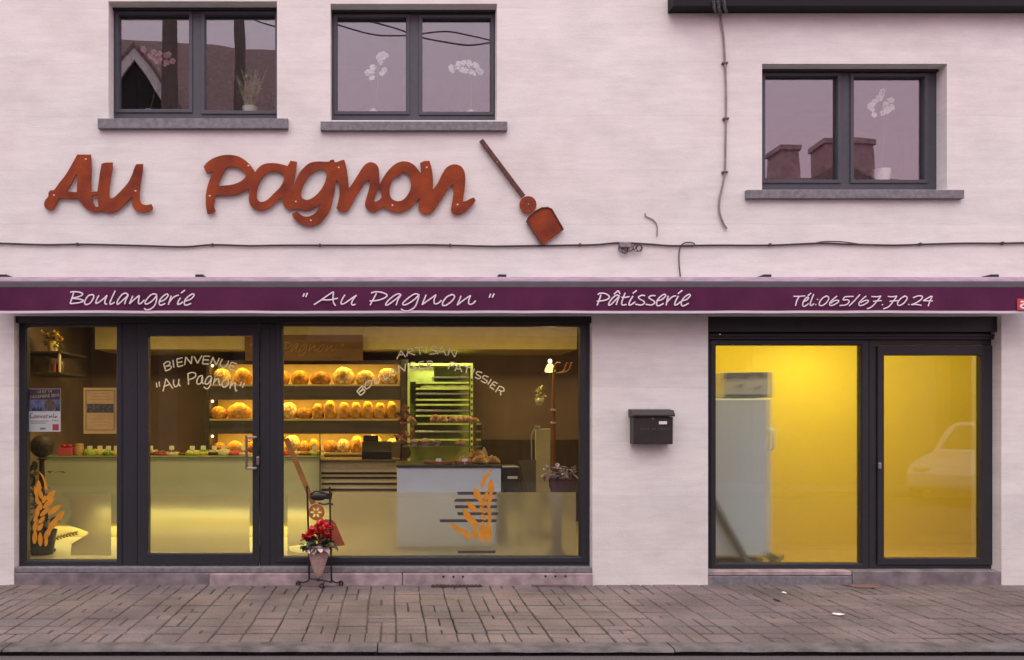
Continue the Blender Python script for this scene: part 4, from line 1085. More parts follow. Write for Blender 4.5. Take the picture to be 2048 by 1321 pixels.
mb = MB(); mb.box(XR, .26, -.05, XR + .1, YB - .002, 2.9); kind(mb.build('right_wall', BROWN), 'structure')
mb = MB(); mb.box(XL - .1, .17, 2.72, 6.2, YB + .1, 2.95); kind(mb.build('ceiling', M('ceiling_paint', (0.4, 0.34, 0.24), 0.9)), 'structure')
mb = MB(); a = PR(190, 655, 1154, 699, 2.5); mb.box(a[0], 2.5, a[1], a[2], YB - .003, 2.718); kind(mb.build('bulkhead', TAN), 'structure')
# dark dado and doorway on the right part of the back wall
mb = MB(); a = PR(960, 880, 1160, 1040, YB - .04); mb.box(a[0], YB - .04, FZ, a[2], YB - .002, a[3]); kind(mb.build('dado', M('dark_wood_panel', (0.05, 0.03, 0.018), 0.6, var=.3, scale=10, stretch=(1, 1, .2))), 'structure')

# ---- lit bread shelf along the back wall
yv = 2.78; yb_ = 3.25
sA = PR(419, 730, 801, 915, yv)
BS = thing('bread_shelf', 'long dark bread shelf with three lit tiers of loaves on the back wall', 'shelf', ((sA[0] + sA[2]) / 2, 3.0, FZ))
mb = MB(); mb.box(sA[0], yb_, W(0, 915, yb_).z, sA[2], yb_ + .03, W(0, 722, yb_).z)
mb.build('back_panel', M('warm_back_panel', (0.72, 0.58, 0.34), 0.7, var=0.08), BS)
DKW = M('dark_shelf_wood', (0.05, 0.037, 0.03), 0.55, var=0.3, scale=6, stretch=(.3, 1, 3))
SHELVES = []
for i, (zt_, zs_) in enumerate(((729, 771), (800, 840), (870, 908))):
    zsv = W(0, zs_, yv).z
    SHELVES.append(zsv + .012)
    mb = MB(); mb.box(sA[0], yv, zsv - .012, sA[2], yb_ - .002, zsv + .012)
    mb.build('shelf_board', M('pale_shelf_edge', (0.45, 0.33, 0.17), 0.5) if i == 0 else bpy.data.materials['pale_shelf_edge'], BS, bevel=.003)
    nxt = (800, 868, 935)[i]
    if i < 2:
        mb = MB(); mb.box(sA[0], yv + .01, W(0, nxt, yv).z, sA[2], yv + .03, zsv - .013); mb.build('valance', DKW, BS)
    mb = MB(); c = W(425, zt_ + 3, yv - .03); mb.ball(c, .016); mb.build('spotlight', glow('lamp_glow', (1, .75, .35), 6) if i == 0 else bpy.data.materials['lamp_glow'], BS, smooth=True)
    ztop = W(0, zt_, yv).z
    area('shelf_strip_light', ((sA[0] + sA[2]) / 2, yv + .09, ztop + .012), (R(14), 0, 0), sA[2] - sA[0] - .05, .06, 15, AMBER)
mb = MB(); zt0 = W(0, 729, yv).z
mb.box(sA[0], yv + .035, zt0 + .03, sA[2], yb_ + .03, zt0 + .05); mb.box(sA[0], yv + .01, zt0, sA[2], yv + .034, zt0 + .05); mb.build('top_board', DKW, BS)
mb = MB(); mb.box(sA[2] + .002, yv - .02, FZ, sA[2] + .10, yb_ + .03, zt0 + .06); mb.build('end_panel', DKW, BS)
mb = MB(); mb.box(sA[0] - .04, yv - .0, FZ, sA[0] - .002, yb_ + .03, zt0 + .05); mb.build('end_panel', DKW, BS)

# ---- loaves
def bread_mat(name, c0, c1, flour):
    m = M(name, c0, 0.75, var=0.35, scale=4, col2=c1, bump=0.7, bscale=16, bdist=.02, spec=.25, detail=6)
    return m
BR = [bread_mat('flour_crust', (0.46, 0.22, 0.05), (0.82, 0.62, 0.32), 1), bread_mat('brown_crust', (0.30, 0.12, 0.025), (0.50, 0.24, 0.06), 0), bread_mat('golden_crust', (0.48, 0.21, 0.035), (0.66, 0.34, 0.07), 0)]
def loaf_mesh(kind_, seed, mat):
    bm = bmesh.new()
    bmesh.ops.create_icosphere(bm, subdivisions=4, radius=1)
    off = Vector((seed * 7.3, seed * 1.7, seed * 3.1))
    for v in bm.verts:
        p = v.co.copy()
        n_ = mnoise.noise(p * 1.3 + off) * .09 + mnoise.noise(p * 4 + off) * .04 + mnoise.noise(p * 9 + off) * .012
        if kind_ == 'long':
            sc = 0
            for k in (-.5, 0, .5):
                sc -= .07 * math.exp(-((p.x * .9 + p.y * .5 - k) / .07) ** 2) * max(0, p.z)
            n_ += sc
        if kind_ == 'round':
            n_ -= .06 * max(0, p.z) * (math.exp(-(p.x / .07) ** 2) + math.exp(-(p.y / .07) ** 2)) * (1 if seed % 2 else 0)
        if kind_ == 'tin':
            q = Vector((math.copysign(abs(p.x) ** .55, p.x), math.copysign(abs(p.y) ** .6, p.y), p.z))
            p = q
            n_ += .03 * math.sin(q.z * 9 + q.x * 3)
        p *= 1 + n_
        if p.z < -.62: p.z = -.62 - (p.z + .62) * -.08
        v.co = p
    zmin = min(v.co.z for v in bm.verts)
    for v in bm.verts: v.co.z -= zmin
    for f in bm.faces: f.smooth = True
    me = bpy.data.meshes.new('loaf'); bm.to_mesh(me); bm.free(); me.materials.append(mat)
    h = max(v.co.z for v in me.vertices)
    for v in me.vertices: v.co.z *= 1.5 / h
    return me
LM = {}
def loaf_get(k, mi):
    key = (k, mi, random.randint(0, 1))
    if key not in LM: LM[key] = loaf_mesh(k, len(LM) + 1, BR[mi])
    return LM[key]
def put_loaf(k, mi, px, wpx, pz, hpx, y, depth, z, label, cat='bread', group=None, name='bread_loaf', rot=None):
    kk = (D + y) / FX
    o = bpy.data.objects.new(name, loaf_get(k, mi)); COL.objects.link(o)
    o.location = ((px - VX) * kk, y, z)
    o.scale = (wpx / 2 * kk, depth, hpx * kk / 1.5)
    o.rotation_euler = (0, 0, rot if rot is not None else random.uniform(-.5, .5) if k != 'tin' else random.uniform(-.1, .1))
    tag(o, label, cat, group)
    return o
ORD = ['first', 'second', 'third', 'fourth', 'fifth', 'sixth', 'seventh', 'eighth', 'ninth', 'tenth', 'eleventh', 'twelfth', 'thirteenth', 'fourteenth', 'fifteenth']
tiers = [
 ('top tier', 0, [('round', 0, 445, 36, 32), ('round', 2, 486, 37, 34), ('round', 1, 530, 36, 30), ('round', 2, 563, 34, 30), ('round', 2, 600, 37, 33), ('long', 1, 641, 42, 30), ('round', 0, 688, 45, 35), ('long', 0, 731, 43, 33), ('round', 0, 776, 42, 36)]),
 ('middle tier', 1, [('round', 2, 438, 32, 28), ('long', 2, 478, 52, 36), ('round', 1, 536, 36, 30), ('round', 0, 577, 34, 33), ('long', 1, 609, 34, 24), ('tin', 2, 637, 23, 33), ('tin', 2, 661, 23, 35), ('tin', 2, 689, 22, 34), ('tin', 2, 712, 22, 35), ('tin', 2, 736, 23, 35), ('tin', 2, 760, 22, 36), ('tin', 2, 783, 21, 36)]),
 ('bottom tier', 2, [('round', 1, 440, 30, 22), ('round', 2, 470, 34, 26), ('long', 1, 510, 40, 26), ('round', 2, 547, 30, 30), ('round', 0, 584, 34, 34), ('long', 2, 609, 26, 26), ('round', 2, 628, 22, 28), ('round', 1, 660, 24, 28), ('round', 0, 686, 28, 28), ('round', 2, 714, 32, 32), ('round', 0, 748, 34, 40), ('round', 0, 785, 30, 28)])]
DESC = {('round', 0): 'flour dusted round loaf', ('round', 1): 'dark round loaf', ('round', 2): 'golden round loaf', ('long', 0): 'pale scored oval loaf', ('long', 1): 'low dark oval loaf', ('long', 2): 'big golden oval loaf', ('tin', 2): 'upright golden tin loaf'}
for nm, ti, L in tiers:
    cnt = {}
    for (k, mi, px, w_, h_) in L:
        c_ = cnt.get((k, mi), 0); cnt[(k, mi)] = c_ + 1
        same = sum(1 for q in L if (q[0], q[1]) == (k, mi))
        lb = DESC[(k, mi)] + (f', {ORD[c_]} such from the left' if same > 1 else '') + f', {nm} of shelf'
        put_loaf(k, mi, px + random.uniform(-1, 1), w_ * random.uniform(.90, 1.02), 0, h_ * random.uniform(.86, 1.05), yv + .17, .13, SHELVES[ti] + .001, lb, 'bread', 'loaves on the lit bread shelf')

# ---- brown sign board above the shelf
a = PR(490, 670, 726, 722, 2.42)
SB = thing('sign_board', 'brown wooden board with faint yellow script above the bread shelf', 'sign', ((a[0] + a[2]) / 2, 2.42, a[1]))
mb = MB(); mb.box(a[0], 2.42, a[1], a[2], 2.45, a[3]); mb.build('board', M('rusty_brown_board', (0.125, 0.055, 0.016), 0.7, var=.3, scale=5, stretch=(.3, 1, 2)), SB, bevel=.004)
mb = MB()
sx0, sc_ = 505, 0.107
def shift(st, f): return [f(p) for p in st]
for st_ in AUPA:
    q = [(500 + (p[0] - 75) * .098, 684 + (p[1] - 60) * .135) for p in st_]
    strokes_mb([q], 0, 0, 1, 2.415, 1.0, mb=mb)
mb.build('lettering', M('dull_gold_print', (0.24, 0.13, 0.035), 0.7), SB)

# ---- long counter with a pale green front
yc = 1.9
a = PR(100, 912, 640, 1080, yc)
CO = thing('display_counter', 'long counter with pale green front carrying cakes and pastries', 'counter', ((a[0] + a[2]) / 2, 2.2, FZ))
mb = MB(); mb.box(XL + .01, yc, FZ + .17, a[2], yc + .6, a[3] - .02); mb.build('front', M('pale_green_laminate', (0.50, 0.52, 0.38), 0.35, var=.05, scale=2), CO, bevel=.004)
mb = MB(); mb.box(XL + .01, yc - .02, a[3] - .018, a[2] + .004, yc + .7, a[3]); mb.build('worktop', M('green_glass_edge', (0.30, 0.36, 0.16), 0.25), CO, bevel=.004)
mb = MB(); mb.box(XL + .02, yc + .1, FZ, a[2] - .02, yc + .55, FZ + .168); mb.build('plinth', M('cream_plinth', (0.7, 0.6, 0.35), 0.5), CO)
area('counter_base_light', ((a[0] + a[2]) / 2, yc + .05, FZ + .155), (R(-25), 0, 0), a[2] - a[0], .05, 8.5, (1.0, .82, .25))
ctop = a[3]
# low glass guard on the counter
mb = MB(); mb.box(a[2] - .003, yc - .05, FZ + .5, a[2] + .003, yc + .1, W(0, 868, yc).z); mb.build('glass_guard', M('green_glass', (0.10, 0.13, 0.06), 0.2), CO)
# ---- second bay with dark ventilation slots
b = PR(640, 920, 800, 1080, yc + .01)
CB2 = thing('till_counter', 'beige till counter with dark ventilation slots beside the green counter', 'counter', ((b[0] + b[2]) / 2, 2.2, FZ))
mb = MB(); mb.box(b[0] + .006, yc + .01, FZ, b[2], yc + .6, b[3] - .03); mb.build('front', M('beige_laminate', (0.52, 0.44, 0.32), 0.5, var=.05), CB2)
mb = MB(); mb.box(b[0] + .006, yc - .03, b[3] - .028, b[2], yc + .65, b[3]); mb.build('worktop', M('dark_worktop', (0.06, 0.045, 0.035), 0.4), CB2, bevel=.004)
for py in (947, 956, 968, 980):
    mb = MB(); q = PR(643, py - 2.2, 799, py + 2.2, yc + .005); mb.box(q[0], yc + .004, q[1], q[2], yc + .0095, q[3]); mb.build('slot', BLACK, CB2)
# ---- till
q = PR(724, 884, 784, 918, 2.05)
TI = thing('cash_register', 'dark cash register on the till counter under the bread shelf', 'till', ((q[0] + q[2]) / 2, 2.2, b[3]))
mb = MB(); mb.extr_x([(2.0, b[3] + .002), (2.0, b[3] + .09), (2.12, q[3]), (2.35, q[3]), (2.35, b[3] + .002)], q[0], q[2]); mb.build('body', M('till_black', (0.008, 0.007, 0.006), .4), TI, bevel=.006)
q2 = PR(727, 878, 757, 898, 2.2); mb = MB(); mb.box(q2[0], 2.16, q[3] - .01, q2[2], 2.19, q2[3] + .04); mb.build('screen', BLACK, TI, bevel=.004)
q3 = PR(782, 886, 800, 916, 2.0); mb = MB(); mb.prism([(q3[0], q3[1]), (q3[2], q3[1]), (q3[2] + .01, q3[3] + .02), (q3[0], q3[3])], 2.0, 2.06); mb.build('paper_holder', M('dark_brown_card', (.08, .05, .03), .6), TI)

# ---- cakes on the counter
def cake(name, lb, px, py_w, y, parts, cat='cake', grp='cakes and pastries on the long counter'):
    c = W(px, 912, y); c.z = ctop + .002
    t = thing(name, lb, cat, c, grp)
    for f in parts: f(t, c)
    return t
TAGM = M('price_card', (0.85, 0.82, 0.55), 0.7)
def price_tag(t, c, dx=0, h=.062):
    mb = MB(); mb.box(c.x + dx - .028, c.y - .035, c.z + h, c.x + dx + .028, c.y - .032, c.z + h + .045); mb.tube([(c.x + dx, c.y - .03, c.z + .01), (c.x + dx, c.y - .031, c.z + h)], .003, 6)
    mb.build('price_tag', TAGM, t)
def boxcake(col, w_, h_, nm='sponge', tagd=True, top=None):
    def f(t, c):
        m_ = bpy.data.materials.get('cake_' + col) or M('cake_' + col, CC[col], .5, var=.25, scale=40, bump=.3, bscale=60)
        mb = MB(); mb.lathe([(w_ * .9, 0), (w_, .012), (w_, h_ * .7), (w_ * .9, h_), (w_ * .2, h_ * 1.05)], c, 20)
        mb.build(nm, m_, t, smooth=True)
        if top:
            mt = bpy.data.materials.get('cake_' + top) or M('cake_' + top, CC[top], .4, var=.2, scale=40)
            mb = MB()
            for k in range(7):
                a_ = k * .9
                mb.ball((c.x + w_ * .62 * math.cos(a_), c.y + w_ * .62 * math.sin(a_), c.z + h_ * 1.02), w_ * .24, n=8, m=6)
            mb.ball((c.x, c.y, c.z + h_ * 1.05), w_ * .3, n=8, m=6)
            mb.build('topping', mt, t, smooth=True)
        if tagd: price_tag(t, c)
    return f
CC = {'pink': (.62, .10, .12), 'lime': (.42, .48, .06), 'yellow': (.62, .50, .08), 'cream': (.68, .56, .30), 'brown': (.20, .08, .02), 'red': (.45, .04, .03), 'choc': (.08, .03, .012), 'green': (.12, .28, .03), 'orange': (.6, .25, .03)}
cake('gift_box', 'pink box tied with a red ribbon at the left end of the counter', 133, 0, 2.0, [lambda t, c: (MB().box(c.x - .08, c.y - .06, c.z, c.x + .08, c.y + .06, c.z + .085).build('box', M('pink_card', (.6, .09, .12), .6), t, bevel=.004), MB().ball((c.x - .03, c.y - .0, c.z + .105), .03, 1.3, 1, .8).ball((c.x + .035, c.y, c.z + .105), .03, 1.3, 1, .8).build('ribbon_bow', M('red_ribbon', (.5, .03, .05), .4), t, smooth=True))], 'box')
cake('biscuit_jar', 'small amber jar of biscuits beside the pink ribboned box', 158, 0, 2.02, [lambda t, c: (MB().lathe([(.05, 0), (.055, .02), (.055, .09), (.045, .11)], c, 16).build('jar', M('amber_jar', (.5, .3, .12), .3, var=.3, scale=40), t, smooth=True), MB().lathe([(.05, .111), (.05, .13), (.01, .135)], c, 16).build('lid', M('gold_lid', (.5, .38, .15), .4), t, smooth=True))], 'jar')
spec = [(182, 'lime', .058, .075, 'lime', True, 'pale lime cake with a white price card, nearest the amber jar'),
        (202, 'yellow', .055, .07, 'cream', True, 'yellow cake with cream top and tall price card, behind the left window'),
        (219, 'green', .055, .05, 'lime', True, 'green rimmed tart with price card, next to the framed notice edge'),
        (235, 'yellow', .05, .06, 'yellow', True, 'small yellow tart hidden half behind the door post'),
        (303, 'brown', .07, .05, 'cream', True, 'brown cake with cream dots at the left edge of the door glass'),
        (325, 'red', .075, .035, 'brown', False, 'flat red fruit tart without topping card seen through the door'),
        (345, 'cream', .06, .045, 'brown', True, 'cream cake dotted with brown, middle of the door glass'),
        (366, 'brown', .06, .035, None, False, 'plain low brown tart seen through the door glass'),
        (386, 'lime', .065, .05, 'cream', True, 'lime cake with cream topping seen through the door glass'),
        (408, 'yellow', .06, .055, 'green', True, 'yellow cake dotted with green left of the bread shelf'),
        (430, 'choc', .06, .05, 'cream', True, 'dark chocolate cake with cream dots below the bread shelf'),
        (449, 'cream', .055, .07, 'cream', True, 'tall white cream cake below the golden loaves'),
        (468, 'red', .055, .045, 'pink', False, 'red and pink tart near the door handle'),
        (488, 'cream', .05, .045, 'red', True, 'cream tart with red berries behind the door handle'),
        (574, 'red', .06, .04, 'red', False, 'red berry tart at the left edge of the big window'),
        (592, 'orange', .06, .035, 'cream', False, 'orange apricot tart with cream dots beside the wooden peel'),
        (612, 'brown', .06, .035, 'orange', False, 'flat brown tart with orange dots in the big window'),
        (630, 'yellow', .055, .055, 'cream', True, 'yellow cream cake with price card at the right end of the green counter')]
for (px, col, w_, h_, tp, tg, lb) in spec:
    cake('cake', lb, px, 0, yc + random.uniform(.08, .2), [boxcake(col, w_ * 1.35, h_ * .72, 'cake_base', tg, tp)])

# ---- white block counter near the glass
y0_ = .75
a = PR(795, 930, 1002, 1120, y0_)
WBk = thing('pastry_counter', 'white block counter with dark top carrying the pastry display case', 'counter', ((a[0] + a[2]) / 2, 1.1, FZ))
mb = MB(); mb.box(a[0], y0_, FZ + .03, a[2], 1.45, a[3] - .027); mb.build('front', M('white_laminate', (0.64, 0.68, 0.82), 0.45, var=.03), WBk, bevel=.004)
mb = MB(); mb.box(a[0] - .012, y0_ - .02, a[3] - .025, a[2] + .01, 1.47, a[3]); mb.build('worktop', M('dark_stone_top', (0.05, 0.045, 0.03), 0.35), WBk, bevel=.004)
mb = MB(); mb.box(a[0] + .02, y0_ + .04, FZ, a[2] - .02, 1.4, FZ + .028); mb.build('plinth', BLACK, WBk)
btop = a[3]
yd0, yd1 = .86, 1.3
q = PR(806, 845, 963, 925, yd0)
DC_ = thing('display_case', 'clear two tier pastry display case on the white counter', 'display case', ((q[0] + q[2]) / 2, 1.05, btop))
mb = MB()
for z in (W(0, 893, yd0).z, W(0, 846, yd0).z): mb.box(q[0], yd0, z - .004, q[2], yd1, z + .004)
mb.build('glass_shelf', CLEAR, DC_)
mb = MB(); mb.box(q[0], yd0, btop + .002, q[0] + .006, yd1, q[3] - .006); mb.build('glass_side', CLEAR, DC_)
mb = MB(); mb.box(q[2] - .006, yd0, btop + .002, q[2], yd1, q[3] - .006); mb.build('glass_side', CLEAR, DC_)
mb = MB()
for z in (W(0, 893, yd0).z, W(0, 846, yd0).z):
    mb.box(q[0] - .002, yd0 - .006, z - .006, q[2] + .002, yd0 - .001, z + .006)
mb.build('front_rail', M('greenish_acrylic_edge', (0.22, 0.22, 0.10), 0.3), DC_)
zsh1, zsh2 = W(0, 893, yd0).z + .005, W(0, 846, yd0).z + .005
PM = {'croissant': M('croissant_crust', (.40, .17, .04), .5, var=.35, scale=14, col2=(.62, .34, .11), bump=.4, bscale=50), 'bun': M('bun_crust', (.36, .14, .035), .45, var=.3, scale=12, col2=(.5, .26, .09)), 'muffin': M('muffin_pink', (.36, .20, .17), .7, var=.3, scale=30)}
def croissant(mb, c, L, r_, yaw):
    pts, rs = [], []
    for i in range(13):
        t_ = -1 + 2 * i / 12
        an = t_ * 1.1
        p = Vector((math.sin(an) * L * .55, (1 - math.cos(an)) * -L * .5, 0))
        rr_ = r_ * (1 - .72 * abs(t_) ** 1.6) * (1 + .10 * math.cos(i * 3.14))
        pts.append(c + Matrix.Rotation(yaw, 3, 'Z') @ p + Vector((0, 0, rr_))); rs.append(rr_)
    mb.tube(pts, rs, 12)
def pastry(nm, lb, px, y, z, size, yaw=0.0, grp='pastries on the display case'):
    c = W(px, 900, y); c.z = z
    mb = MB()
    if nm == 'croissant': croissant(mb, c, size, size * .30, yaw); m_ = PM['croissant']
    elif nm == 'bun': mb.lathe([(size * .3, 0), (size * .5, size * .12), (size * .5, size * .3), (size * .36, size * .5), (size * .12, size * .58)], c, 18); m_ = PM['bun']
    else:
        mb.lathe([(size * .34, 0), (size * .42, size * .35), (size * .52, size * .42), (size * .45, size * .6), (size * .2, size * .74), (.004, size * .78)], c, 18); m_ = PM['muffin']
    return tag(mb.build(nm, m_, None, smooth=True), lb, 'pastry', grp)
for a_ in (('croissant', 'croissant lying at the left end on top of the display case', 822, .95, zsh2, .09, .4), ('croissant', 'large croissant on top of the case, left of the two round buns', 872, .95, zsh2, .13, .2), ('croissant', 'croissant tucked in front of the large one on top of the case', 886, .90, zsh2, .11, -.5), ('bun', 'left one of two round buns on top of the display case', 916, .98, zsh2, .11), ('bun', 'right one of two round buns on top of the display case', 936, .98, zsh2, .11), ('croissant', 'small croissant in front of the buns on top of the case', 905, .90, zsh2, .09, .1), ('croissant', 'small croissant at the right end on top of the case', 950, .92, zsh2, .08, -.3),
           ('muffin', 'pinkish muffin at the left of the middle glass shelf', 828, .95, zsh1, .085), ('muffin', 'pinkish muffin second along the middle glass shelf', 850, .95, zsh1, .095), ('muffin', 'pinkish muffin third along the middle glass shelf', 874, .95, zsh1, .08), ('bun', 'flat round bun at the right of the middle glass shelf', 921, .95, zsh1, .10),
           ('croissant', 'long glazed bread roll heaped at the right end of the white counter', 952, .92, btop + .045, .17, .1), ('croissant', 'croissant in front of the heap beside the paper bag', 928, .84, btop + .003, .14, .3), ('croissant', 'middle croissant at the front of the white counter heap', 959, .83, btop + .003, .15, -.1), ('croissant', 'croissant at the far right end of the white counter', 984, .86, btop + .003, .14, .25)):
    pastry(*a_)
for px, w_, lb in ((876, 62, 'oval terracotta dish of tarts on the white counter, the longer one'), (928, 42, 'shorter terracotta dish on the white counter below the croissants')):
    c = W(px, 926, .82); c.z = btop + .002
    o = thing('baking_dish', lb, 'dish', c)
    kk = (D + .82) / FX
    mb = MB(); mb.lathe([(w_ * kk * .42, 0), (w_ * kk * .5, .03), (w_ * kk * .46, .031), (w_ * kk * .4, .018)], c, 24, 1, .5); mb.build('dish', M('terracotta_glaze', (.34, .13, .07), .5) if 'terracotta_glaze' not in bpy.data.materials else bpy.data.materials['terracotta_glaze'], o, smooth=True)
    mb = MB(); mb.box(c.x - .025, c.y - .07, c.z + .03, c.x + .028, c.y - .068, c.z + .06); mb.tube([(c.x, c.y - .066, c.z + .002), (c.x, c.y - .066, c.z + .035)], .003, 6); mb.build('price_tag', PAPER, o)
# paper bag wrapped round the rolls
mb = MB(); c = W(967, 900, .98); mb.prism([(c.x - .05, btop + .003), (c.x + .05, btop + .003), (c.x + .035, btop + .11), (c.x + .005, btop + .17), (c.x - .03, btop + .10)], .96, .985)
tag(mb.build('paper_bag', M('kraft_cream', (.55, .45, .25), .8), None, bevel=.004), 'cream paper bag standing behind the heap of rolls', 'bag')

# ---- greenish tray rack behind
yr = 2.65
q = PR(815, 727, 946, 1000, yr)
TR = thing('tray_rack', 'tall pale green bakery rack with trays behind the display case', 'rack', ((q[0] + q[2]) / 2, 2.9, FZ))
GREENM = M('pale_green_metal', (.52, .60, .20), .4, var=.15, scale=10)
mb = MB(); mb.box(q[0], yr + .5, FZ, q[2], yr + .52, q[3]); mb.build('back_panel', M('green_back', (.40, .48, .14), .5, var=.25, scale=4), TR)
mb = MB(); mb.box(q[0], yr, q[3] - .035, q[2], yr + .5, q[3]); mb.build('top_rail', GREENM, TR, bevel=.004)
for x in (q[0], q[2] - .03):
    mb = MB(); mb.box(x, yr - .004, FZ, x + .03, yr + .03, q[3] - .036); mb.build('upright', GREENM, TR, bevel=.003)
mb = MB()
for k in range(16):
    z = q[3] - .22 - .075 * k
    mb.box(q[2] - .026, yr - .008, z, q[2] - .006, yr - .005, z + .035)
mb.build('runner_hole', M('runner_dark', (.05, .05, .02), .5), TR)
rn = random.Random(11)
for k, py in enumerate((757, 768, 780, 790, 802, 812, 824, 834, 850, 866, 882)):
    z = W(0, py, yr).z
    x0 = q[0] + (.30 if k < 1 else .10); x1 = q[2] - .045
    mb = MB(); mb.box(x0, yr + .01, z, x1, yr + .45, z + .008); mb.box(x0, yr + .004, z, x1, yr + .012, z + .022)
    mb.build('tray', GREENM if k % 3 else STEEL, TR, bevel=.002)
mb = MB(); a = PR(815, 733, 868, 764, yr + .02); mb.box(a[0] + .034, yr + .03, a[1], a[2], yr + .04, a[3] - .01); mb.build('side_sheet', GREENM, TR)
mb = MB()
for px in (858, 880, 905, 928):
    c = W(px, 775, yr + .1); mb.lathe([(.11, 0), (.115, .03), (.08, .055), (.01, .06)], (c.x, c.y, W(0, 778, yr).z), 16, 1, .6)
mb.build('dough_basket', M('pale_dough', (.6, .62, .25), .6), TR, smooth=True)
area('rack_light', ((q[0] + q[2]) / 2, yr - .05, q[3] + .16), (R(22), 0, 0), .7, .12, 7, (.95, 1.0, .40), 120)
# dried flower bunch left of the rack
c = W(806, 850, 2.2); T_ = thing('dried_flowers', 'dark vase of dried reddish flowers between bread shelf and tray rack', 'plant', (c.x, 2.2, b[3]))
mb = MB(); mb.lathe([(.05, 0), (.075, .06), (.05, .16), (.055, .18)], (c.x + .02, 2.2, b[3] + .002), 16); mb.build('vase', M('dark_vase', (.05, .03, .02), .4), T_, smooth=True)
mb = MB()
for i in range(60):
    p = Vector((c.x + rn.gauss(0, .05), 2.2 + rn.gauss(0, .04), b[3] + .28 + rn.gauss(.1, .12)))
    quadleaf(mb, p, Vector((rn.gauss(0, 1), rn.gauss(0, 1), 1)), Vector((0, 1, 0)), .06, .035)
mb.build('flower_heads', M('dried_red', (.16, .05, .035), .8, var=.4, scale=20), T_)

# ---- right end of the shop: lamp, ornament, coat stand, cabinet, scale, gift stand
c = W(1100, 741, 1.7)
L_ = thing('wall_lamp', 'small glowing bell shaped lamp on the brown wall', 'lamp', (c.x, 1.75, c.z))
mb = MB(); mb.lathe([(.055, -.02), (.058, 0), (.038, .05), (.022, .07)], c, 18); mb.build('lamp_shade', glow('lamp_shade_glow', (1, .72, .25), 1.6), L_, smooth=True)
mb = MB(); mb.ball((c.x, c.y, c.z + .10), .022); mb.build('bulb', glow('bulb_glow', (1, .85, .5), 6), L_, smooth=True)
mb = MB(); mb.tube([(c.x, c.y, c.z + .07), (c.x - .06, c.y + .03, c.z + .02), (c.x - .07, 2.0, c.z - .02)], .008, 6); mb.build('arm', BLACK, L_)
pl = bpy.data.lights.new('wall_lamp_light', 'POINT'); pl.energy = 2.5; pl.color = (1, .75, .4); pl.shadow_soft_size = .05
plo = bpy.data.objects.new('wall_lamp_light', pl); plo.location = (c.x, c.y - .06, c.z - .06); COL.objects.link(plo)
c = W(1079, 800, 1.75)
mb = MB()
for i in range(34):
    p = Vector((c.x + rn.uniform(-.045, .055), c.y + rn.uniform(-.03, .03), c.z + rn.uniform(-.01, .13)))
    quadleaf(mb, p, Vector((rn.uniform(-1, 1), rn.uniform(-.6, .2), rn.uniform(-.3, .5))), Vector((0, 0, 1)), rn.uniform(.04, .08), .022)
mb.lathe([(.03, -.06), (.05, -.02), (.055, .02)], c, 14)
tag(mb.build('hanging_plant', M('silvery_leaves', (.45, .42, .24), .6, var=.4, scale=30), None), 'pale leafy plant in a hanging pot below the glowing lamp', 'plant')
c = W(1107, 940, 1.35)
CS = thing('coat_stand', 'slim orange brown wooden coat stand with curled hooks behind the big window', 'coat stand', (c.x, 1.35, FZ))
WOOD = M('orange_wood', (.17, .062, .018), .45, var=.3, scale=10, stretch=(3, 3, .4))
mb = MB(); kk = (D + 1.35) / FX
mb.tube(crom([(c.x, 1.35, FZ), (c.x, 1.35, W(0, 870, 1.35).z), (c.x - .005, 1.35, W(0, 790, 1.35).z), (c.x - .002, 1.35, W(0, 760, 1.35).z), (c.x + .004, 1.35, W(0, 738, 1.35).z), W(1113, 727, 1.35), W(1121, 727, 1.35)], 5), [.024] * 6 + [.02] * 5 + [.014] * 10 + [.011] * 10, 10)
mb.build('pole', WOOD, CS, smooth=True)
for px, py in ((1133, 729), (1142, 728)):
    mb = MB(); mb.tube(crom([W(1112, 748, 1.35), W(px - 6, 742, 1.38), W(px, py, 1.38), W(px + 3, py - 2, 1.36)], 4), .008, 8); mb.build('hook', WOOD, CS, smooth=True)
mb = MB(); mb.lathe([(.18, 0), (.18, .02), (.04, .05), (.03, .06)], (c.x, 1.35, FZ + .001), 20); mb.build('base', WOOD, CS, smooth=True)
for py in (822, 848):
    mb = MB(); z = W(0, py, 1.35).z; mb.lathe([(.034, 0), (.036, .01), (.034, .02)], (c.x - .003, 1.35, z), 14); mb.build('collar', STEEL, CS, smooth=True)
q = PR(1072, 858, 1101, 1020, 1.2)
PN = thing('tall_panel', 'narrow beige upright panel with a bent steel rail beside the coat stand', 'panel', ((q[0] + q[2]) / 2, 1.25, FZ))
mb = MB(); mb.box(q[0], 1.2, FZ, q[2], 1.26, q[3]); mb.build('board', M('beige_panel', (.50, .42, .20), .6, var=.06), PN, bevel=.004)
mb = MB(); mb.tube(crom([W(1063, 1010, 1.2), W(1063, 900, 1.2), W(1063.5, 872, 1.2), W(1070, 858, 1.2), W(1080, 854, 1.2)], 5), .007, 8); mb.build('rail', STEEL, PN, smooth=True)
mb = MB(); mb.pbox(1069, 852, 1080, 857, 1.19, 1.26); mb.build('cap', STEEL, PN, bevel=.003)
q = PR(1004, 936, 1036, 985, .95)
SC = thing('scale', 'small black counter scale with white label, right of the white counter', 'scale', ((q[0] + q[2]) / 2, 1.05, FZ))
mb = MB(); mb.box(q[0], .95, q[1] + .03, q[2], 1.2, q[3]); mb.build('body', M('scale_black', (.04, .035, .025), .4), SC, bevel=.008)
mb = MB(); mb.box(q[0] + .03, .98, FZ, q[2] - .03, 1.17, q[1] + .028); mb.build('stand', ALU_DARK, SC)
mb = MB(); mb.pbox(1015, 953, 1035, 958, .942, .949); mb.build('label_plate', PAPER, SC)
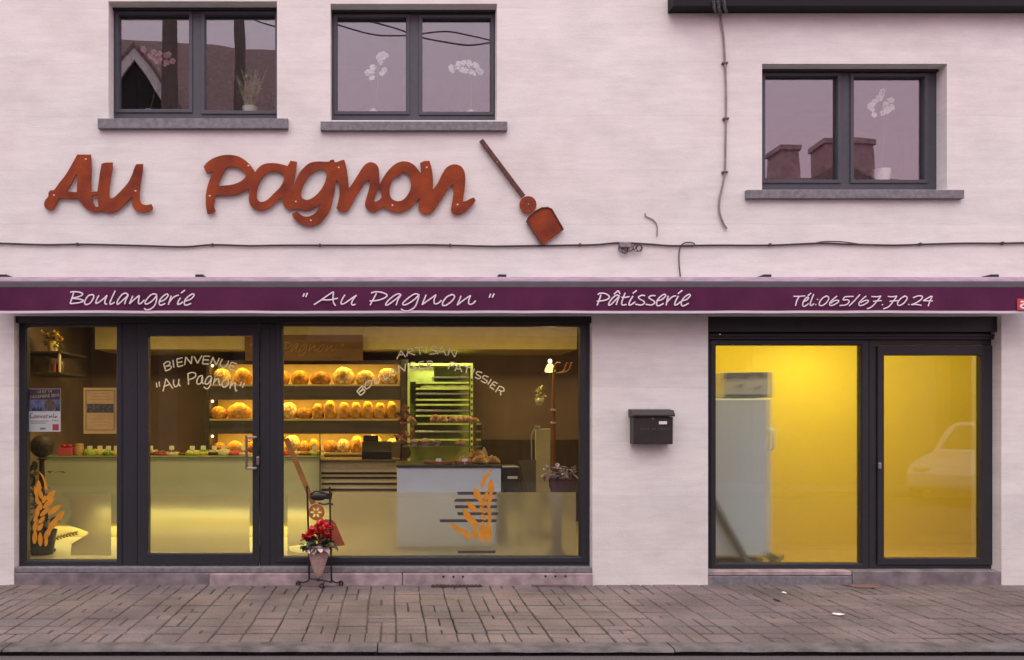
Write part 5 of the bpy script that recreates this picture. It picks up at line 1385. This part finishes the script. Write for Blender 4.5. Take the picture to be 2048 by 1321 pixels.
mb = MB(); mb.box(q[0] - .01, .94, q[3] + .002, q[2] + .01, 1.21, q[3] + .014); mb.build('tray', STEEL, SC, bevel=.003)
mb = MB(); a_, b_ = W(1041, 925, .9), W(1056, 985, .9)
mb.tube([a_, b_, Vector((b_.x, .9, FZ))], .012, 8)
q = PR(1037, 922, 1072, 990, .93); mb.prism([(q[0], q[3]), (q[2], q[3] + .01), (q[2] + .0, q[1]), (q[0] + .06, q[1])], .93, .94)
tag(mb.build('sloping_easel', M('dark_olive_board', (.11, .09, .045), .4, var=.2), None), 'dark sloping board on a metal leg between scale and beige panel', 'board')
q = PR(1100, 955, 1147, 984, .45); cx = (q[0] + q[2]) / 2
GS = thing('gift_stand', 'tapered grey pedestal holding a maroon pot near the window corner', 'stand', (cx, .47, FZ))
mb = MB(); zt_ = q[1] - .0
mb.lathe([(.085, 0), (.085, .03), (.05, .08), (.045, (zt_ - FZ) * .55), (.09, (zt_ - FZ) * .92), (.10, zt_ - FZ)], (cx, .47, FZ), 24); mb.build('pedestal', M('mauve_grey', (.20, .17, .21), .6), GS, smooth=True)
mb = MB(); mb.lathe([(.095, 0), (.115, .05), (.12, .12), (.112, .122), (.1, .08)], (cx, .47, zt_ + .002), 24); mb.build('pot', M('maroon_pot', (.07, .02, .03), .4), GS, smooth=True)
mb = MB()
for i in range(70):
    p = Vector((cx + rn.uniform(-.16, .12), .45 + rn.uniform(-.06, .06), zt_ + .10 + rn.uniform(0, .13)))
    quadleaf(mb, p, Vector((rn.gauss(0, 1), rn.gauss(0, .6), rn.gauss(.4, .6))), Vector((0, 0, 1)), rn.uniform(.04, .08), .045)
tag(mb.build('wrapped_bouquet', M('violet_wrap', (.30, .20, .36), .3, var=.55, scale=25, col2=(.62, .55, .62)), None), 'violet flowers in clear wrapping in the maroon pot', 'flowers')

# ---- left side: wall shelf, flower pot, ornament
ys = 1.7
q = PR(88, 708, 142, 752, ys)
WS = thing('wall_shelf', 'small dark box shelf on the left wall below the flower pot', 'shelf', (q[0], ys, q[1]))
mb = MB(); mb.box(XL + .004, 1.35, q[3] - .02, q[2] + .03, 2.1, q[3]); mb.box(XL + .004, 1.35, q[1], q[2] + .03, 2.1, q[1] + .02); mb.build('board', DKW, WS, bevel=.003)
mb = MB(); mb.box(q[2] + .002, 1.36, q[1] + .021, q[2] + .014, 1.40, q[3] - .021); mb.build('divider', M('pale_divider', (.5, .4, .28), .6), WS)
mb = MB(); mb.box(XL + .02, 1.6, q[1] + .022, q[0] + .10, 1.66, q[3] - .03); mb.build('picture_card', M('olive_card', (.16, .12, .05), .7, var=.4, scale=12), WS)
for px, lb, nm_, mm in ((109, 'small red topped bottle standing in the box shelf', 'bottle', M('red_bottle', (.32, .06, .03), .4)), (122, 'dark round tin standing in the box shelf', 'tin', M('dark_tin', (.06, .035, .02), .4))):
    c = W(px, 745, 1.5); mb = MB(); mb.lathe([(.03, 0), (.03, .08), (.012, .11), (.012, .13)] if nm_ == 'bottle' else [(.035, 0), (.037, .01), (.037, .11), (.03, .12)], (c.x, 1.5, q[1] + .021), 14)
    tag(mb.build(nm_, mm, None, smooth=True), lb, nm_)
c = W(106, 706, 1.6)
FP = thing('flower_pot', 'striped pot of yellow and orange flowers on the wall shelf', 'plant', (c.x, 1.6, q[3]))
mb = MB(); mb.lathe([(.045, 0), (.062, .10), (.066, .125), (.05, .12)], (c.x, 1.6, q[3] + .001), 18); mb.build('pot', M('striped_pot', (.5, .36, .14), .5, var=.6, scale=14, stretch=(1, 1, .1)), FP, smooth=True)
for nm_, colr, cnt, dz in (('yellow_flowers', (.85, .55, .05), 26, .19), ('orange_flowers', (.65, .22, .03), 16, .15), ('leaves', (.07, .09, .02), 30, .14)):
    mb = MB()
    for i in range(cnt):
        p = Vector((c.x + rn.gauss(0, .055) - (.02 if nm_[0] == 'y' else 0), 1.6 + rn.gauss(0, .04), q[3] + dz + rn.gauss(0, .035)))
        for k in range(4): quadleaf(mb, p, Vector((rn.gauss(0, 1), rn.gauss(-.3, 1), rn.gauss(.3, .7))), Vector((0, 0, 1)), .032, .022)
    mb.build(nm_, M('petal_' + nm_, colr, .6, var=.3, scale=30), FP)
c = W(84, 921, 1.0)
OR = thing('dark_ornament', 'dark woven ball ornament on a stand in the left window', 'ornament', (c.x, 1.0, FZ))
DKO = M('dark_woven', (.04, .028, .018), .6, var=.5, scale=30, bump=.8, bscale=40)
mb = MB(); mb.ball((c.x, 1.0, W(0, 893, 1.0).z), .115, n=20, m=14); mb.build('ball', DKO, OR, smooth=True)
mb = MB(); mb.lathe([(.13, 0), (.13, .02), (.03, .05), (.025, W(0, 921, 1.0).z - FZ), (.06, W(0, 918, 1.0).z - FZ)], (c.x, 1.0, FZ), 18); mb.build('stand', DKO, OR, smooth=True)
q = PR(56, 945, 130, 1060, .85)
mb = MB(); 
for i in range(70):
    p = Vector((rn.uniform(q[0] - .12, q[2] - .14), rn.uniform(.7, 1.0), rn.uniform(FZ + .2, q[3] + .02)))
    quadleaf(mb, p, Vector((rn.gauss(0, 1), rn.gauss(-.3, .6), rn.gauss(.2, .8))), Vector((0, 0, 1)), rn.uniform(.10, .18), .06)
mb.lathe([(.10, 0), (.13, .2), (.14, .24), (.1, .2)], ((q[0] + q[2]) / 2 - .04, .85, FZ), 16)
tag(mb.build('potted_plant', M('dark_leaf', (.030, .032, .016), .5, var=.5, scale=10), None), 'dark leafy pot plant behind the orange wheat decal', 'plant')  # very dark mottled leaf colour

# ---- posters on the inside of the left pane
yp = PG + .009
def pbx(x0, y0, x1, y1, d0, d1): return MB().pbox(x0, y0, x1, y1, d0, d1)
P1 = thing('event_poster', 'dark and white printed event poster with red square taped to the left pane', 'poster', W(89, 864, yp))
pbx(57, 778, 121, 864, yp, yp + .002).build('sheet', M('poster_white', (.72, .70, .74), .6, var=.04), P1)
pbx(57.6, 778.6, 120.4, 800, yp - .0008, yp - .0002).build('night_sky_print', M('poster_plum', (.085, .04, .085), .6, var=.3, scale=20), P1)
pbx(57.6, 800.2, 120.4, 823, yp - .0008, yp - .0002).build('winter_print', M('poster_blue', (.10, .11, .26), .6, var=.5, scale=14, col2=(.26, .26, .45)), P1)
mb = MB()
for px, h_ in ((70, 9), (76, 12), (82, 9), (66, 7), (113, 10), (117, 8)):
    mb.prism(zs([(px - 3, 822), (px + 3, 822), (px, 822 - h_)], 0, 0, 1, yp - .0012), yp - .0014, yp - .001)
mb.build('fir_print', M('print_dark_blue', (.03, .04, .10), .6), P1)
mb = MB(); mb.prism(ring(100, 811, .052, 20, yp - .0012), yp - .0016, yp - .001); mb.build('bauble_print', M('print_brown', (.14, .09, .05), .6, var=.4, scale=60), P1)
pbx(105, 849, 117.5, 861, yp - .0012, yp - .0004).build('red_square_print', M('print_red', (.50, .06, .10), .6), P1)
def textmesh(txt, px, py, hpx, y, mat, parent, name='printed_text', rot=0.0, wpx=None):
    cu = bpy.data.curves.new('tmp', 'FONT'); cu.body = txt; cu.size = 1; cu.extrude = 0.0; cu.align_x = 'CENTER'; cu.align_y = 'CENTER'
    t = bpy.data.objects.new('tmp', cu); COL.objects.link(t)
    me = bpy.data.meshes.new_from_object(t.evaluated_get(bpy.context.evaluated_depsgraph_get()))
    kk = (D + y) / FX; c = W(px, py, y)
    xs = [v.co.x for v in me.vertices]; ysz = [v.co.y for v in me.vertices]
    sy = hpx * kk / (max(ysz) - min(ysz)); sx = (wpx * kk / (max(xs) - min(xs))) if wpx else sy
    mb = MB(); ca, sa = math.cos(rot), math.sin(rot)
    vs = []
    for v in me.vertices:
        u, w_ = v.co.x * sx, v.co.y * sy
        vs.append((c.x + u * ca - w_ * sa, y, c.z + u * sa + w_ * ca))
    mb.add(vs, [tuple(p.vertices) for p in me.polygons])
    bpy.data.objects.remove(t); bpy.data.curves.remove(cu); bpy.data.meshes.remove(me)
    return mb.build(name, mat, parent)
GOLD = M('print_gold', (.62, .50, .20), .6); INK = M('print_ink', (.05, .04, .05), .7); WINE = M('print_wine', (.40, .08, .12), .7)
textmesh('13 ET 14', 89, 784, 5, yp - .0014, GOLD, P1, rot=.05, wpx=28)
textmesh('DECEMBRE 2014', 89, 793, 5.5, yp - .0014, GOLD, P1, rot=.08, wpx=58)
strokes_mb([[(66, 826), (61, 829), (61, 835), (67, 836)], [(71, 831), (68, 834), (71, 836), (73, 833), (71, 831)], [(75, 831), (76, 836), (80, 831)], [(82, 832), (82, 836), (85, 831)], [(88, 834), (90, 831), (87, 835), (91, 836)], [(93, 836), (93, 831), (97, 831)], [(100, 832), (98, 836), (103, 832), (103, 836)], [(108, 827), (106, 836)], [(112, 832), (109, 836), (115, 833)]], 0, 0, 1, yp - .0014, .8, n=5).build('script_print', WINE, P1)
mb = MB()
for py, x0, x1 in ((842, 62, 98), (846, 62, 92), (841, 104, 117)): mb.pbox(x0, py, x1, py + 1.3, yp - .0012, yp - .0006)
mb.pbox(80, 856, 91, 859.5, yp - .0012, yp - .0006)
mb.build('small_print', M('print_grey', (.25, .22, .24), .7), P1)
P2_ = thing('framed_notice', 'cream notice with thin dark border and dark photograph strip in left pane', 'notice', W(200, 868, yp))
pbx(167, 776, 233, 868, yp, yp + .002).build('sheet', M('parchment', (.68, .38, .11), .7, var=.10, scale=10), P2_)
mb = MB(); a = PR(171.5, 781, 229, 861, yp - .0006); a2 = PR(172.6, 782, 228, 860, yp - .0006); mb.slab(a, [a2], yp - .0008, yp - .0002); mb.build('border_print', M('print_brown_line', (.10, .05, .02), .7), P2_)
pbx(174, 808, 227, 826, yp - .0008, yp - .0002).build('photo_print', M('photo_grey', (.06, .045, .035), .6, var=.8, scale=60, col2=(.2, .15, .10)), P2_)
mb = MB()
for py, x0, x1 in ((787, 186, 216), (793, 180, 222), (798.5, 178, 224), (832, 180, 222), (838, 178, 224), (844, 182, 220), (850, 188, 214)): mb.pbox(x0, py, x1, py + .8, yp - .0008, yp - .0002)
mb.build('text_line', M('faint_print', (.36, .22, .09), .7), P2_)

# ---- cut-out peel emblem stuck on the big pane
yq = YD - .0012
mb = MB(); a_, b_ = W(572, 877, yq), W(627, 1008, yq); d_ = (b_ - a_).normalized(); n_ = Vector((-d_.z, 0, d_.x)) * .024
mb.prism([((a_ + n_).x, (a_ + n_).z), ((b_ + n_).x, (b_ + n_).z), ((b_ - n_).x, (b_ - n_).z), ((a_ - n_).x, (a_ - n_).z)], yq - .001, yq + .001); mb.build('peel_handle_decal', M('ochre_vinyl', (.27, .115, .022), .6, var=.25, scale=6), WB)
filled('peel_disc_decal', [ring(633, 1025, .074, 32, yq)] + petal_holes(632, 1025, .014, .052, .0095, 6, yq), yq - .001, yq + .001, M('rust_vinyl', (.36, .115, .035), .6, var=.2, scale=14), WB)
mb = MB(); bp_ = [(641, 1042), (652, 1039), (664, 1040), (671, 1047), (690, 1091), (650, 1096), (625, 1060), (628, 1050)]
mb.prism([(W(p[0], p[1], yq).x, W(p[0], p[1], yq).z) for p in bp_], yq - .001, yq + .001); mb.build('peel_blade_decal', M('red_rust_vinyl', (.32, .072, .03), .6, var=.2, scale=14), WB)

# ---- ceiling lights of the shop
for x in (-2.9, -1.3, 0.4, 1.7):
    area('shop_ceiling_light', (x, 1.25, 2.70), (0, 0, 0), .5, .5, 24, WARM)

# ================================================================ yellow room on the right
YW = M('yellow_paint', (0.77, 0.525, 0.010), 0.75, var=0.04, scale=2)
RX0, RX1, RYB = 2.64, 8.2, 1.75
mb = MB(); mb.box(RX0, RYB, -.05, RX1, RYB + .08, 2.7); kind(mb.build('yellow_back_wall', YW), 'structure')
mb = MB(); mb.box(RX0 - .018, TH + .004, -.05, RX0, RYB - .002, 2.7); kind(mb.build('yellow_side_wall', YW), 'structure')
mb = MB(); mb.box(RX1, TH + .004, -.05, RX1 + .05, RYB - .002, 2.7); kind(mb.build('yellow_side_wall', YW), 'structure')
mb = MB(); mb.box(RX0, .27, .0, RX1, RYB - .002, FZ - .04); kind(mb.build('room_floor', M('yellow_floor', (.50, .31, .03), .7)), 'structure')
yf = .42
q = PR(1428, 797, 1535, 1120, yf)
FR = thing('fridge', 'tall white upright fridge behind the frosted window', 'fridge', ((q[0] + q[2]) / 2, yf + .3, FZ - .02))
FWH = M('fridge_white', (.80, .86, .95), .4, var=.02)
mb = MB(); mb.box(q[0], yf + .05, FZ + .03, q[2] + .03, yf + .58, q[3]); mb.build('body', FWH, FR, bevel=.012)
mb = MB(); mb.box(q[0], yf, FZ + .05, q[2] + .028, yf + .046, q[3] - .004); mb.build('door', FWH, FR, bevel=.01)
mb = MB(); mb.tube(crom([W(1541, 858, yf - .0), W(1546, 865, yf - .04), W(1546, 893, yf - .04), W(1541, 900, yf - .0)], 5), .012, 8); mb.build('handle', FWH, FR, smooth=True)
mb = MB(); mb.box(q[0] + .04, yf + .1, FZ - .02, q[2], yf + .55, FZ + .028); mb.build('base', ALU_DARK, FR)
q = PR(1448, 745, 1534, 796, yf + .02)
BX = thing('cardboard_box', 'white and blue printed cardboard box lying on top of the fridge', 'box', ((q[0] + q[2]) / 2, yf + .2, q[1]))
mb = MB(); mb.box(q[0], yf + .02, q[1] + .004, q[2] + .05, yf + .42, q[3]); mb.build('carton', M('white_carton', (.62, .62, .66), .7, var=.06), BX, bevel=.004)
BLUE = M('blue_print', (.10, .12, .26), .6, var=.1)
mb = MB(); mb.prism(zs([(1448, 746), (1535, 744.5), (1535, 756), (1518, 755), (1508, 751), (1500, 757), (1470, 756), (1448, 760)], 0, 0, 1, yf + .017), yf + .017, yf + .019); mb.pbox(1448, 789, 1534, 795, yf + .017, yf + .019); mb.build('blue_band', BLUE, BX)
mb = MB(); mb.add([(q[2] + .052, yf + .03, q[1] + .03), (q[2] + .052, yf + .41, q[1] + .03), (q[2] + .052, yf + .41, q[3] - .01), (q[2] + .052, yf + .03, q[3] - .01)], [(0, 1, 2, 3)]); mb.build('side_print', BLUE, BX)
mb = MB(); mb.prism(zs([(1475, 770), (1484, 768), (1484, 776), (1476, 777)], 0, 0, 1, yf + .017), yf + .017, yf + .0185); mb.prism(zs([(1508, 778), (1520, 771), (1523, 774), (1512, 781)], 0, 0, 1, yf + .017), yf + .017, yf + .0185); mb.build('print_mark', M('print_mark_grey', (.3, .27, .25), .7), BX)
mb = MB(); a_, b_ = W(1425, 1000, .42), W(1502, 1140, .30); mb.tube([a_, b_], .034, 12)
tag(mb.build('leaning_pole', M('dark_grey_tube', (.14, .14, .14), .5), None, smooth=True), 'dark grey tube leaning in front of the white fridge', 'pole')
for px, n_, lb in ((1551, 9, 'small green plant on the floor beside the fridge'),):
    c = W(px, 1122, .38); mb = MB()
    for i in range(n_):
        quadleaf(mb, Vector((c.x + rn.uniform(-.03, .03), .38, FZ - .015)), Vector((rn.gauss(0, .7), rn.gauss(0, .4), 1)), Vector((0, 1, 0)), rn.uniform(.07, .13), .05)
    tag(mb.build('floor_plant', M('fresh_green', (.20, .24, .04), .5, var=.3), None), lb, 'plant')
sp = bpy.data.lights.new('yellow_room_spot', 'SPOT'); sp.energy = 52; sp.color = (1.0, .90, .42); sp.spot_size = R(125); sp.spot_blend = 1.0; sp.shadow_soft_size = .06
spo = bpy.data.objects.new('yellow_room_spot', sp); q_ = W(1655, 660, 1.15); spo.location = (q_.x, 1.1, 2.55); spo.rotation_euler = (R(14), 0, 0); COL.objects.link(spo)
area('yellow_room_fill_light', (4.45, .36, 2.62), (R(40), 0, 0), 3.2, .14, 50, (1, .90, .40))  # unseen fill lamp added to brighten the yellow wall more evenly

# ================================================================ plants in the upper windows
POT = M('white_pot', (.80, .78, .75), .4, var=.04)
STEMG = M('orchid_stem', (.12, .16, .06), .6)
OW = M('orchid_white', (.92, .90, .91), .55, var=.06); OP = M('orchid_pink', (.62, .28, .38), .6, var=.35, scale=30)
OLEAF = M('orchid_leaf', (.04, .09, .03), .4, var=.3)
def orchid(name, lb, pot_px, potw, poth, heads, mat, y=.27, cat='orchid', show_pot=True):
    c = W(pot_px[0], pot_px[1], y)
    t = thing(name, lb, cat, c)
    kk = (D + y) / FX
    mb = MB(); mb.lathe([(potw * .38 * kk, 0), (potw * .46 * kk, poth * .5 * kk), (potw * .5 * kk, poth * kk), (potw * .42 * kk, poth * kk - .005)], c, 20); mb.build('pot', POT, t, smooth=True)
    top = Vector((c.x, y, c.z + poth * kk))
    mb = MB()
    for i in range(6):
        a_ = i * 1.05; quadleaf(mb, top - Vector((0, 0, .01)), Vector((math.cos(a_), .5 * math.sin(a_), .3)), Vector((0, 0, 1)), .13, .05, .5)
    mb.build('leaves', OLEAF, t)
    mb = MB(); hp_ = [W(p[0], p[1], y) for p in heads]
    cm = sum(hp_, Vector()) / len(hp_)
    mb.tube(crom([top, (top * .5 + cm * .5) + Vector((.02, 0, 0)), cm] + [hp_[0]], 5), .0035, 6)
    for p in hp_: mb.tube([cm + (p - cm) * .3, p], .002, 5)
    mb.build('stem', STEMG, t, smooth=True)
    mb = MB()
    for p in hp_:
        tilt = Vector((rn.gauss(0, .25), -1, rn.gauss(0, .25))).normalized()
        s_ = tilt.cross(Vector((0, 0, 1))).normalized(); u_ = s_.cross(tilt)
        ph = rn.random()
        for k in range(5):
            a_ = ph + 2 * math.pi * k / 5
            quadleaf(mb, p, s_ * math.cos(a_) + u_ * math.sin(a_), tilt, .030, .030, .15)
    mb.build('blossoms', mat, t)
def heads(pts, n, j=5.5):
    out = []
    for i in range(n):
        b_ = pts[i % len(pts)]; out.append((b_[0] + rn.uniform(-j, j), b_[1] + rn.uniform(-j, j)))
    return out
orchid('orchid', 'white orchid spray behind the left pane of the middle upper window', (746, 233), 20, 12, heads([(763, 110), (770, 116), (757, 120), (748, 133), (742, 145), (760, 142), (738, 150), (748, 160), (766, 138)], 14), OW)
orchid('orchid', 'arching white orchid behind the right pane of the middle upper window', (941, 234), 20, 11, heads([(907, 140), (920, 132), (927, 142), (938, 128), (944, 144), (952, 130), (958, 142), (964, 147), (930, 131)], 15), OW)
orchid('orchid', 'white orchid in the white pot in the window right of the conduit', (1762, 366), 36, 25, heads([(1768, 188), (1755, 198), (1778, 200), (1748, 208), (1786, 210), (1770, 212), (1745, 218), (1776, 222), (1765, 231), (1752, 228)], 18), OW)
orchid('orchid', 'pink orchid behind the left pane of the upper window above Au', (300, 232), 24, 10, heads([(290, 103), (305, 108), (315, 112), (322, 120), (330, 124), (310, 120), (335, 114), (342, 126)], 15, 5), OP, y=.29)
c = W(500, 232, .27)
GP = thing('leafy_plant', 'green grassy plant in a white pot in the upper window above Au', 'plant', c)
mb = MB(); kk = (D + .27) / FX; mb.lathe([(13 * kk, 0), (15 * kk, 12 * kk), (16 * kk, 16 * kk), (14 * kk, 15 * kk)], c, 20); mb.build('pot', POT, GP, smooth=True)
mb = MB()
for i in range(46):
    d_ = Vector((rn.gauss(0, .22), rn.gauss(0, .2), 1)); quadleaf(mb, c + Vector((rn.uniform(-.04, .04), rn.uniform(-.03, .03), .06)), d_, Vector((0, 1, 0)), rn.uniform(.18, .40), .016, rn.uniform(-.2, .2))
for i in range(36):
    p = c + Vector((rn.gauss(-.03, .08), rn.gauss(0, .03), rn.uniform(.12, .34))); quadleaf(mb, p, Vector((rn.gauss(0, 1), rn.gauss(0, .5), rn.gauss(.3, .6))), Vector((0, 0, 1)), .06, .025)
mb.build('leaves', M('grass_leaf', (.10, .15, .045), .5, var=.4, scale=20, col2=(.26, .27, .12)), GP)

# ================================================================ the other side of the street (seen in the panes)
CHIM = M('hazed_brick', (.50, .34, .36), .9, var=.25, scale=8); BRICK = M('dark_brick', (.10, .06, .055), .9, var=.3, scale=6); TILE = M('dark_roof_tiles', (.28, .19, .19), .8, var=.5, scale=14, stretch=(1, 1, 3), bump=.4, bscale=20)  # chimney brick is lightened to stand in for haze
BOARD = M('white_bargeboard', (.88, .87, .86), .6); WFR = M('brown_window_frame', (.10, .06, .05), .7); DARKW = M('dark_gable_boards', (.022, .02, .02), .8)
def house(lb, x0, x1, yf_, depth, eave, ridge, gable=None, chims=(), bare=False):
    H = thing('house', lb, 'house', ((x0 + x1) / 2, yf_, -.05))
    mb = MB(); mb.box(x0, yf_ - depth, -.1, x1, yf_, eave); 
    ym = yf_ - depth / 2
    mb.add([(x0, yf_, eave), (x0, yf_ - depth, eave), (x0, ym, ridge)], [(0, 1, 2)]); mb.add([(x1, yf_, eave), (x1, yf_ - depth, eave), (x1, ym, ridge)], [(0, 1, 2)])
    mb.build('wall', BRICK, H)
    mb = MB(); t_ = .12
    mb.extr_x([(yf_ + .3, eave - .2), (yf_ + .3, eave - .2 + t_), (ym, ridge + t_), (yf_ - depth - .3, eave - .2 + t_), (yf_ - depth - .3, eave - .2), (ym, ridge)], x0 - .25, x1 + .25)
    rf = mb.build('roof', TILE, H)
    for (cx, w_, top) in chims:
        mb = MB(); mb.box(cx - w_ / 2, ym - .35, ridge - .6, cx + w_ / 2, ym + .35, top); mb.box(cx - w_ / 2 - .06, ym - .4, top + .001, cx + w_ / 2 + .06, ym + .4, top + .12)
        ch = mb.build('chimney', CHIM, rf)
    n = max(2, int((x1 - x0) / 2))
    for i in range(n):
        for zz_ in ((.9, 2.2), (3.6, 4.9)):
            if zz_[1] > eave - .3: continue
            cx = x0 + (x1 - x0) * (i + .5) / n
            mb = MB(); mb.slab((cx - .55, zz_[0], cx + .55, zz_[1]), [(cx - .47, zz_[0] + .08, cx - .03, zz_[1] - .08), (cx + .03, zz_[0] + .08, cx + .47, zz_[1] - .08)], yf_ + .002, yf_ + .05)
            wf = mb.build('window', WFR, H)
            mb = MB(); mb.box(cx - .47, yf_ + .004, zz_[0] + .08, cx + .47, yf_ + .02, zz_[1] - .08); mb.build('pane', BLACK, wf)
    if gable:
        gx, gz, hw, hb = gable
        y1_ = yf_ + .9
        mb = MB(); mb.prism([(gx - hw, -.1), (gx + hw, -.1), (gx + hw, hb), (gx, gz), (gx - hw, hb)], yf_ + .003, y1_); mb.build('gable_wall', TILE if bare else DARKW, H)
        for s_ in (() if bare else (-1, 1)):
            mb = MB(); a_ = Vector((gx, 0, gz)); b_ = Vector((gx + s_ * (hw + .35), 0, hb - .45 * (gz - hb) / hw)); n2 = None
            mb.prism([(a_.x, a_.z + .12), (b_.x, b_.z + .12), (b_.x, b_.z + .12 - .27), (a_.x, a_.z - .20)], y1_ + .002, y1_ + .08); mb.build('bargeboard', BOARD, H)
            mb = MB(); mb.prism([(a_.x, a_.z + .24), (b_.x, b_.z + .24), (b_.x, b_.z + .125), (a_.x, a_.z + .125)], yf_ - 1.2, y1_ + .12); mb.build('gable_roof', TILE, H)
    return H
Y1 = 10.8
ap = Rf(280, 100, Y1 - .9)
r0, r1 = Rf(240, 112, Y1 + 2.3), Rf(668, 120, Y1 + 2.3)
HG = house('dark house with white edged gable across the street', r0.x - 1.5, r1.x, -Y1, 4.6, ap.z - 1.9, r0.z + .25, gable=(ap.x - .25, ap.z - .1, 2.25, ap.z - 3.2))
HG.rotation_euler = (0, 0, R(-9))
a_, b_ = Rf(1450, 352, Y1 + 2.3), Rf(1835, 352, Y1 + 2.3)
c1, c2 = Rf(1575, 302, Y1 + 2.3), Rf(1695, 290, Y1 + 2.3)
gc = Rf(1690, 322, Y1 - .7)
house('low brick house with two chimneys across the street', a_.x, b_.x - .6, -Y1 - .2, 4.6, a_.z - 2.0, a_.z - .12, gable=(gc.x, gc.z, 2.0, gc.z - 1.1), chims=((c1.x, .45, c1.z), (c2.x, 1.2, c2.z)), bare=True)
house('low brick terrace between the two roofs across the street', r1.x - .15, a_.x - .35, -Y1 + .2, 4.6, 3.4, 4.6)
for (px0, px1_, top, lb) in ((322, 352, -200, 'thick weathered wooden pole across the street before the gabled house'), (468, 488, -200, 'thinner wooden utility pole across the street, nearer the terrace')):
    p0 = Rf((px0 + px1_) / 2, 100, 9.2); mb = MB()
    T_ = thing('utility_pole', lb, 'pole', (p0.x, -9.2, .05))
    rad = abs(Rf(px1_, 0, 9.2).x - Rf(px0, 0, 9.2).x) / 2
    mb.tube([(p0.x, -9.2, .05), (p0.x, -9.2, 11.5)], [rad * 1.25, rad], 14); mb.build('pole', M('weathered_wood', (.16, .13, .12), .9, var=.3, scale=12, stretch=(3, 3, .2)) if 'weathered_wood' not in bpy.data.materials else bpy.data.materials['weathered_wood'], T_, smooth=True)
    mb = MB(); mb.box(p0.x - .5, -9.2 - rad - .08, 10.8, p0.x + .5, -9.2 - rad - .01, 10.92); mb.build('crossarm', DARKW, T_)
house('low brick block added at the far right to cover a sky gap', b_.x + .2, b_.x + 12, -Y1 - .6, 4.6, 3.2, 4.4)  # added to keep bare sky out of the right door's reflection
pp = [(560, 40), (675, 47), (730, 52), (800, 66), (840, 72), (900, 76), (985, 83), (1200, 70), (1500, 20), (1900, -120)]
mb = MB()
a0 = [Rf(p[0], p[1], 8.6) for p in [(-100, -10), (300, 10)] + pp]
base = crom(a0, 10)
for ph in (0, math.pi):
    pts = []
    for p in base:
        t_ = (p.x - .6) * math.pi / 1.65
        pts.append(p + Vector((0, .06 * math.cos(t_ + ph), .115 * math.sin(t_ + ph))))
    mb.tube(pts, .016, 6)
tag(mb.build('overhead_cable', CABLE, None, smooth=True), 'twisted pair of overhead cables mirrored in the middle upper window', 'cable')

# ---- parked white car across the street
cx0 = Rf(1768, 930, 7.4).x
CR = thing('parked_car', 'white car parked across the street, mirrored in the yellow door pane', 'car', (cx0 + 2.1, -7.6, -.04))
WP = M('white_car_paint', (.80, .78, .80), .25, var=.02)
prof = [(0, .30), (.02, .55), (.15, .72), (.5, .82), (1.15, .93), (1.75, 1.36), (2.1, 1.46), (2.9, 1.46), (3.55, 1.2), (4.0, 1.0), (4.15, .7), (4.15, .35), (3.9, .25), (.2, .25)]
mb = MB(); mb.prism([(cx0 + p[0], p[1] - .04) for p in prof], -8.35, -6.75); mb.build('body', WP, CR, bevel=.08)
for y_ in (-6.742, -8.358):
    mb = MB(); mb.prism([(cx0 + 1.4, .93), (cx0 + 1.85, 1.30), (cx0 + 2.85, 1.34), (cx0 + 3.4, 1.08), (cx0 + 3.4, .93)], y_ - .006, y_ + .006); mb.build('side_window', BLACK, CR)
mb = MB(); mb.add([(cx0 + 1.20, -6.9, .925), (cx0 + 1.20, -8.2, .925), (cx0 + 1.76, -8.15, 1.345), (cx0 + 1.76, -6.95, 1.345)], [(0, 1, 2, 3)])
mb.v = [(v[0] - .012, v[1], v[2] + .012) for v in mb.v]; mb.build('windscreen', BLACK, CR)
for wx in (.8, 3.3):
    for y_ in (-6.72, -8.38):
        mb = MB(); mb.tube([(cx0 + wx, y_ - .1, .29), (cx0 + wx, y_ + .1, .29)], .31, 24); wh = mb.build('wheel', BLACK, CR)
        mb = MB(); mb.tube([(cx0 + wx, y_ - .105, .29), (cx0 + wx, y_ + .105, .29)], .19, 20); mb.build('rim', STEEL, wh)
for y_ in (-7.0, -8.1):
    mb = MB(); mb.ball((cx0 + .1, y_, .60), .10, .8, 1.4, .8); mb.build('headlight', PAPER, CR, smooth=True)

CR.location.x += .2
CR.rotation_euler = (0, 0, R(-34))
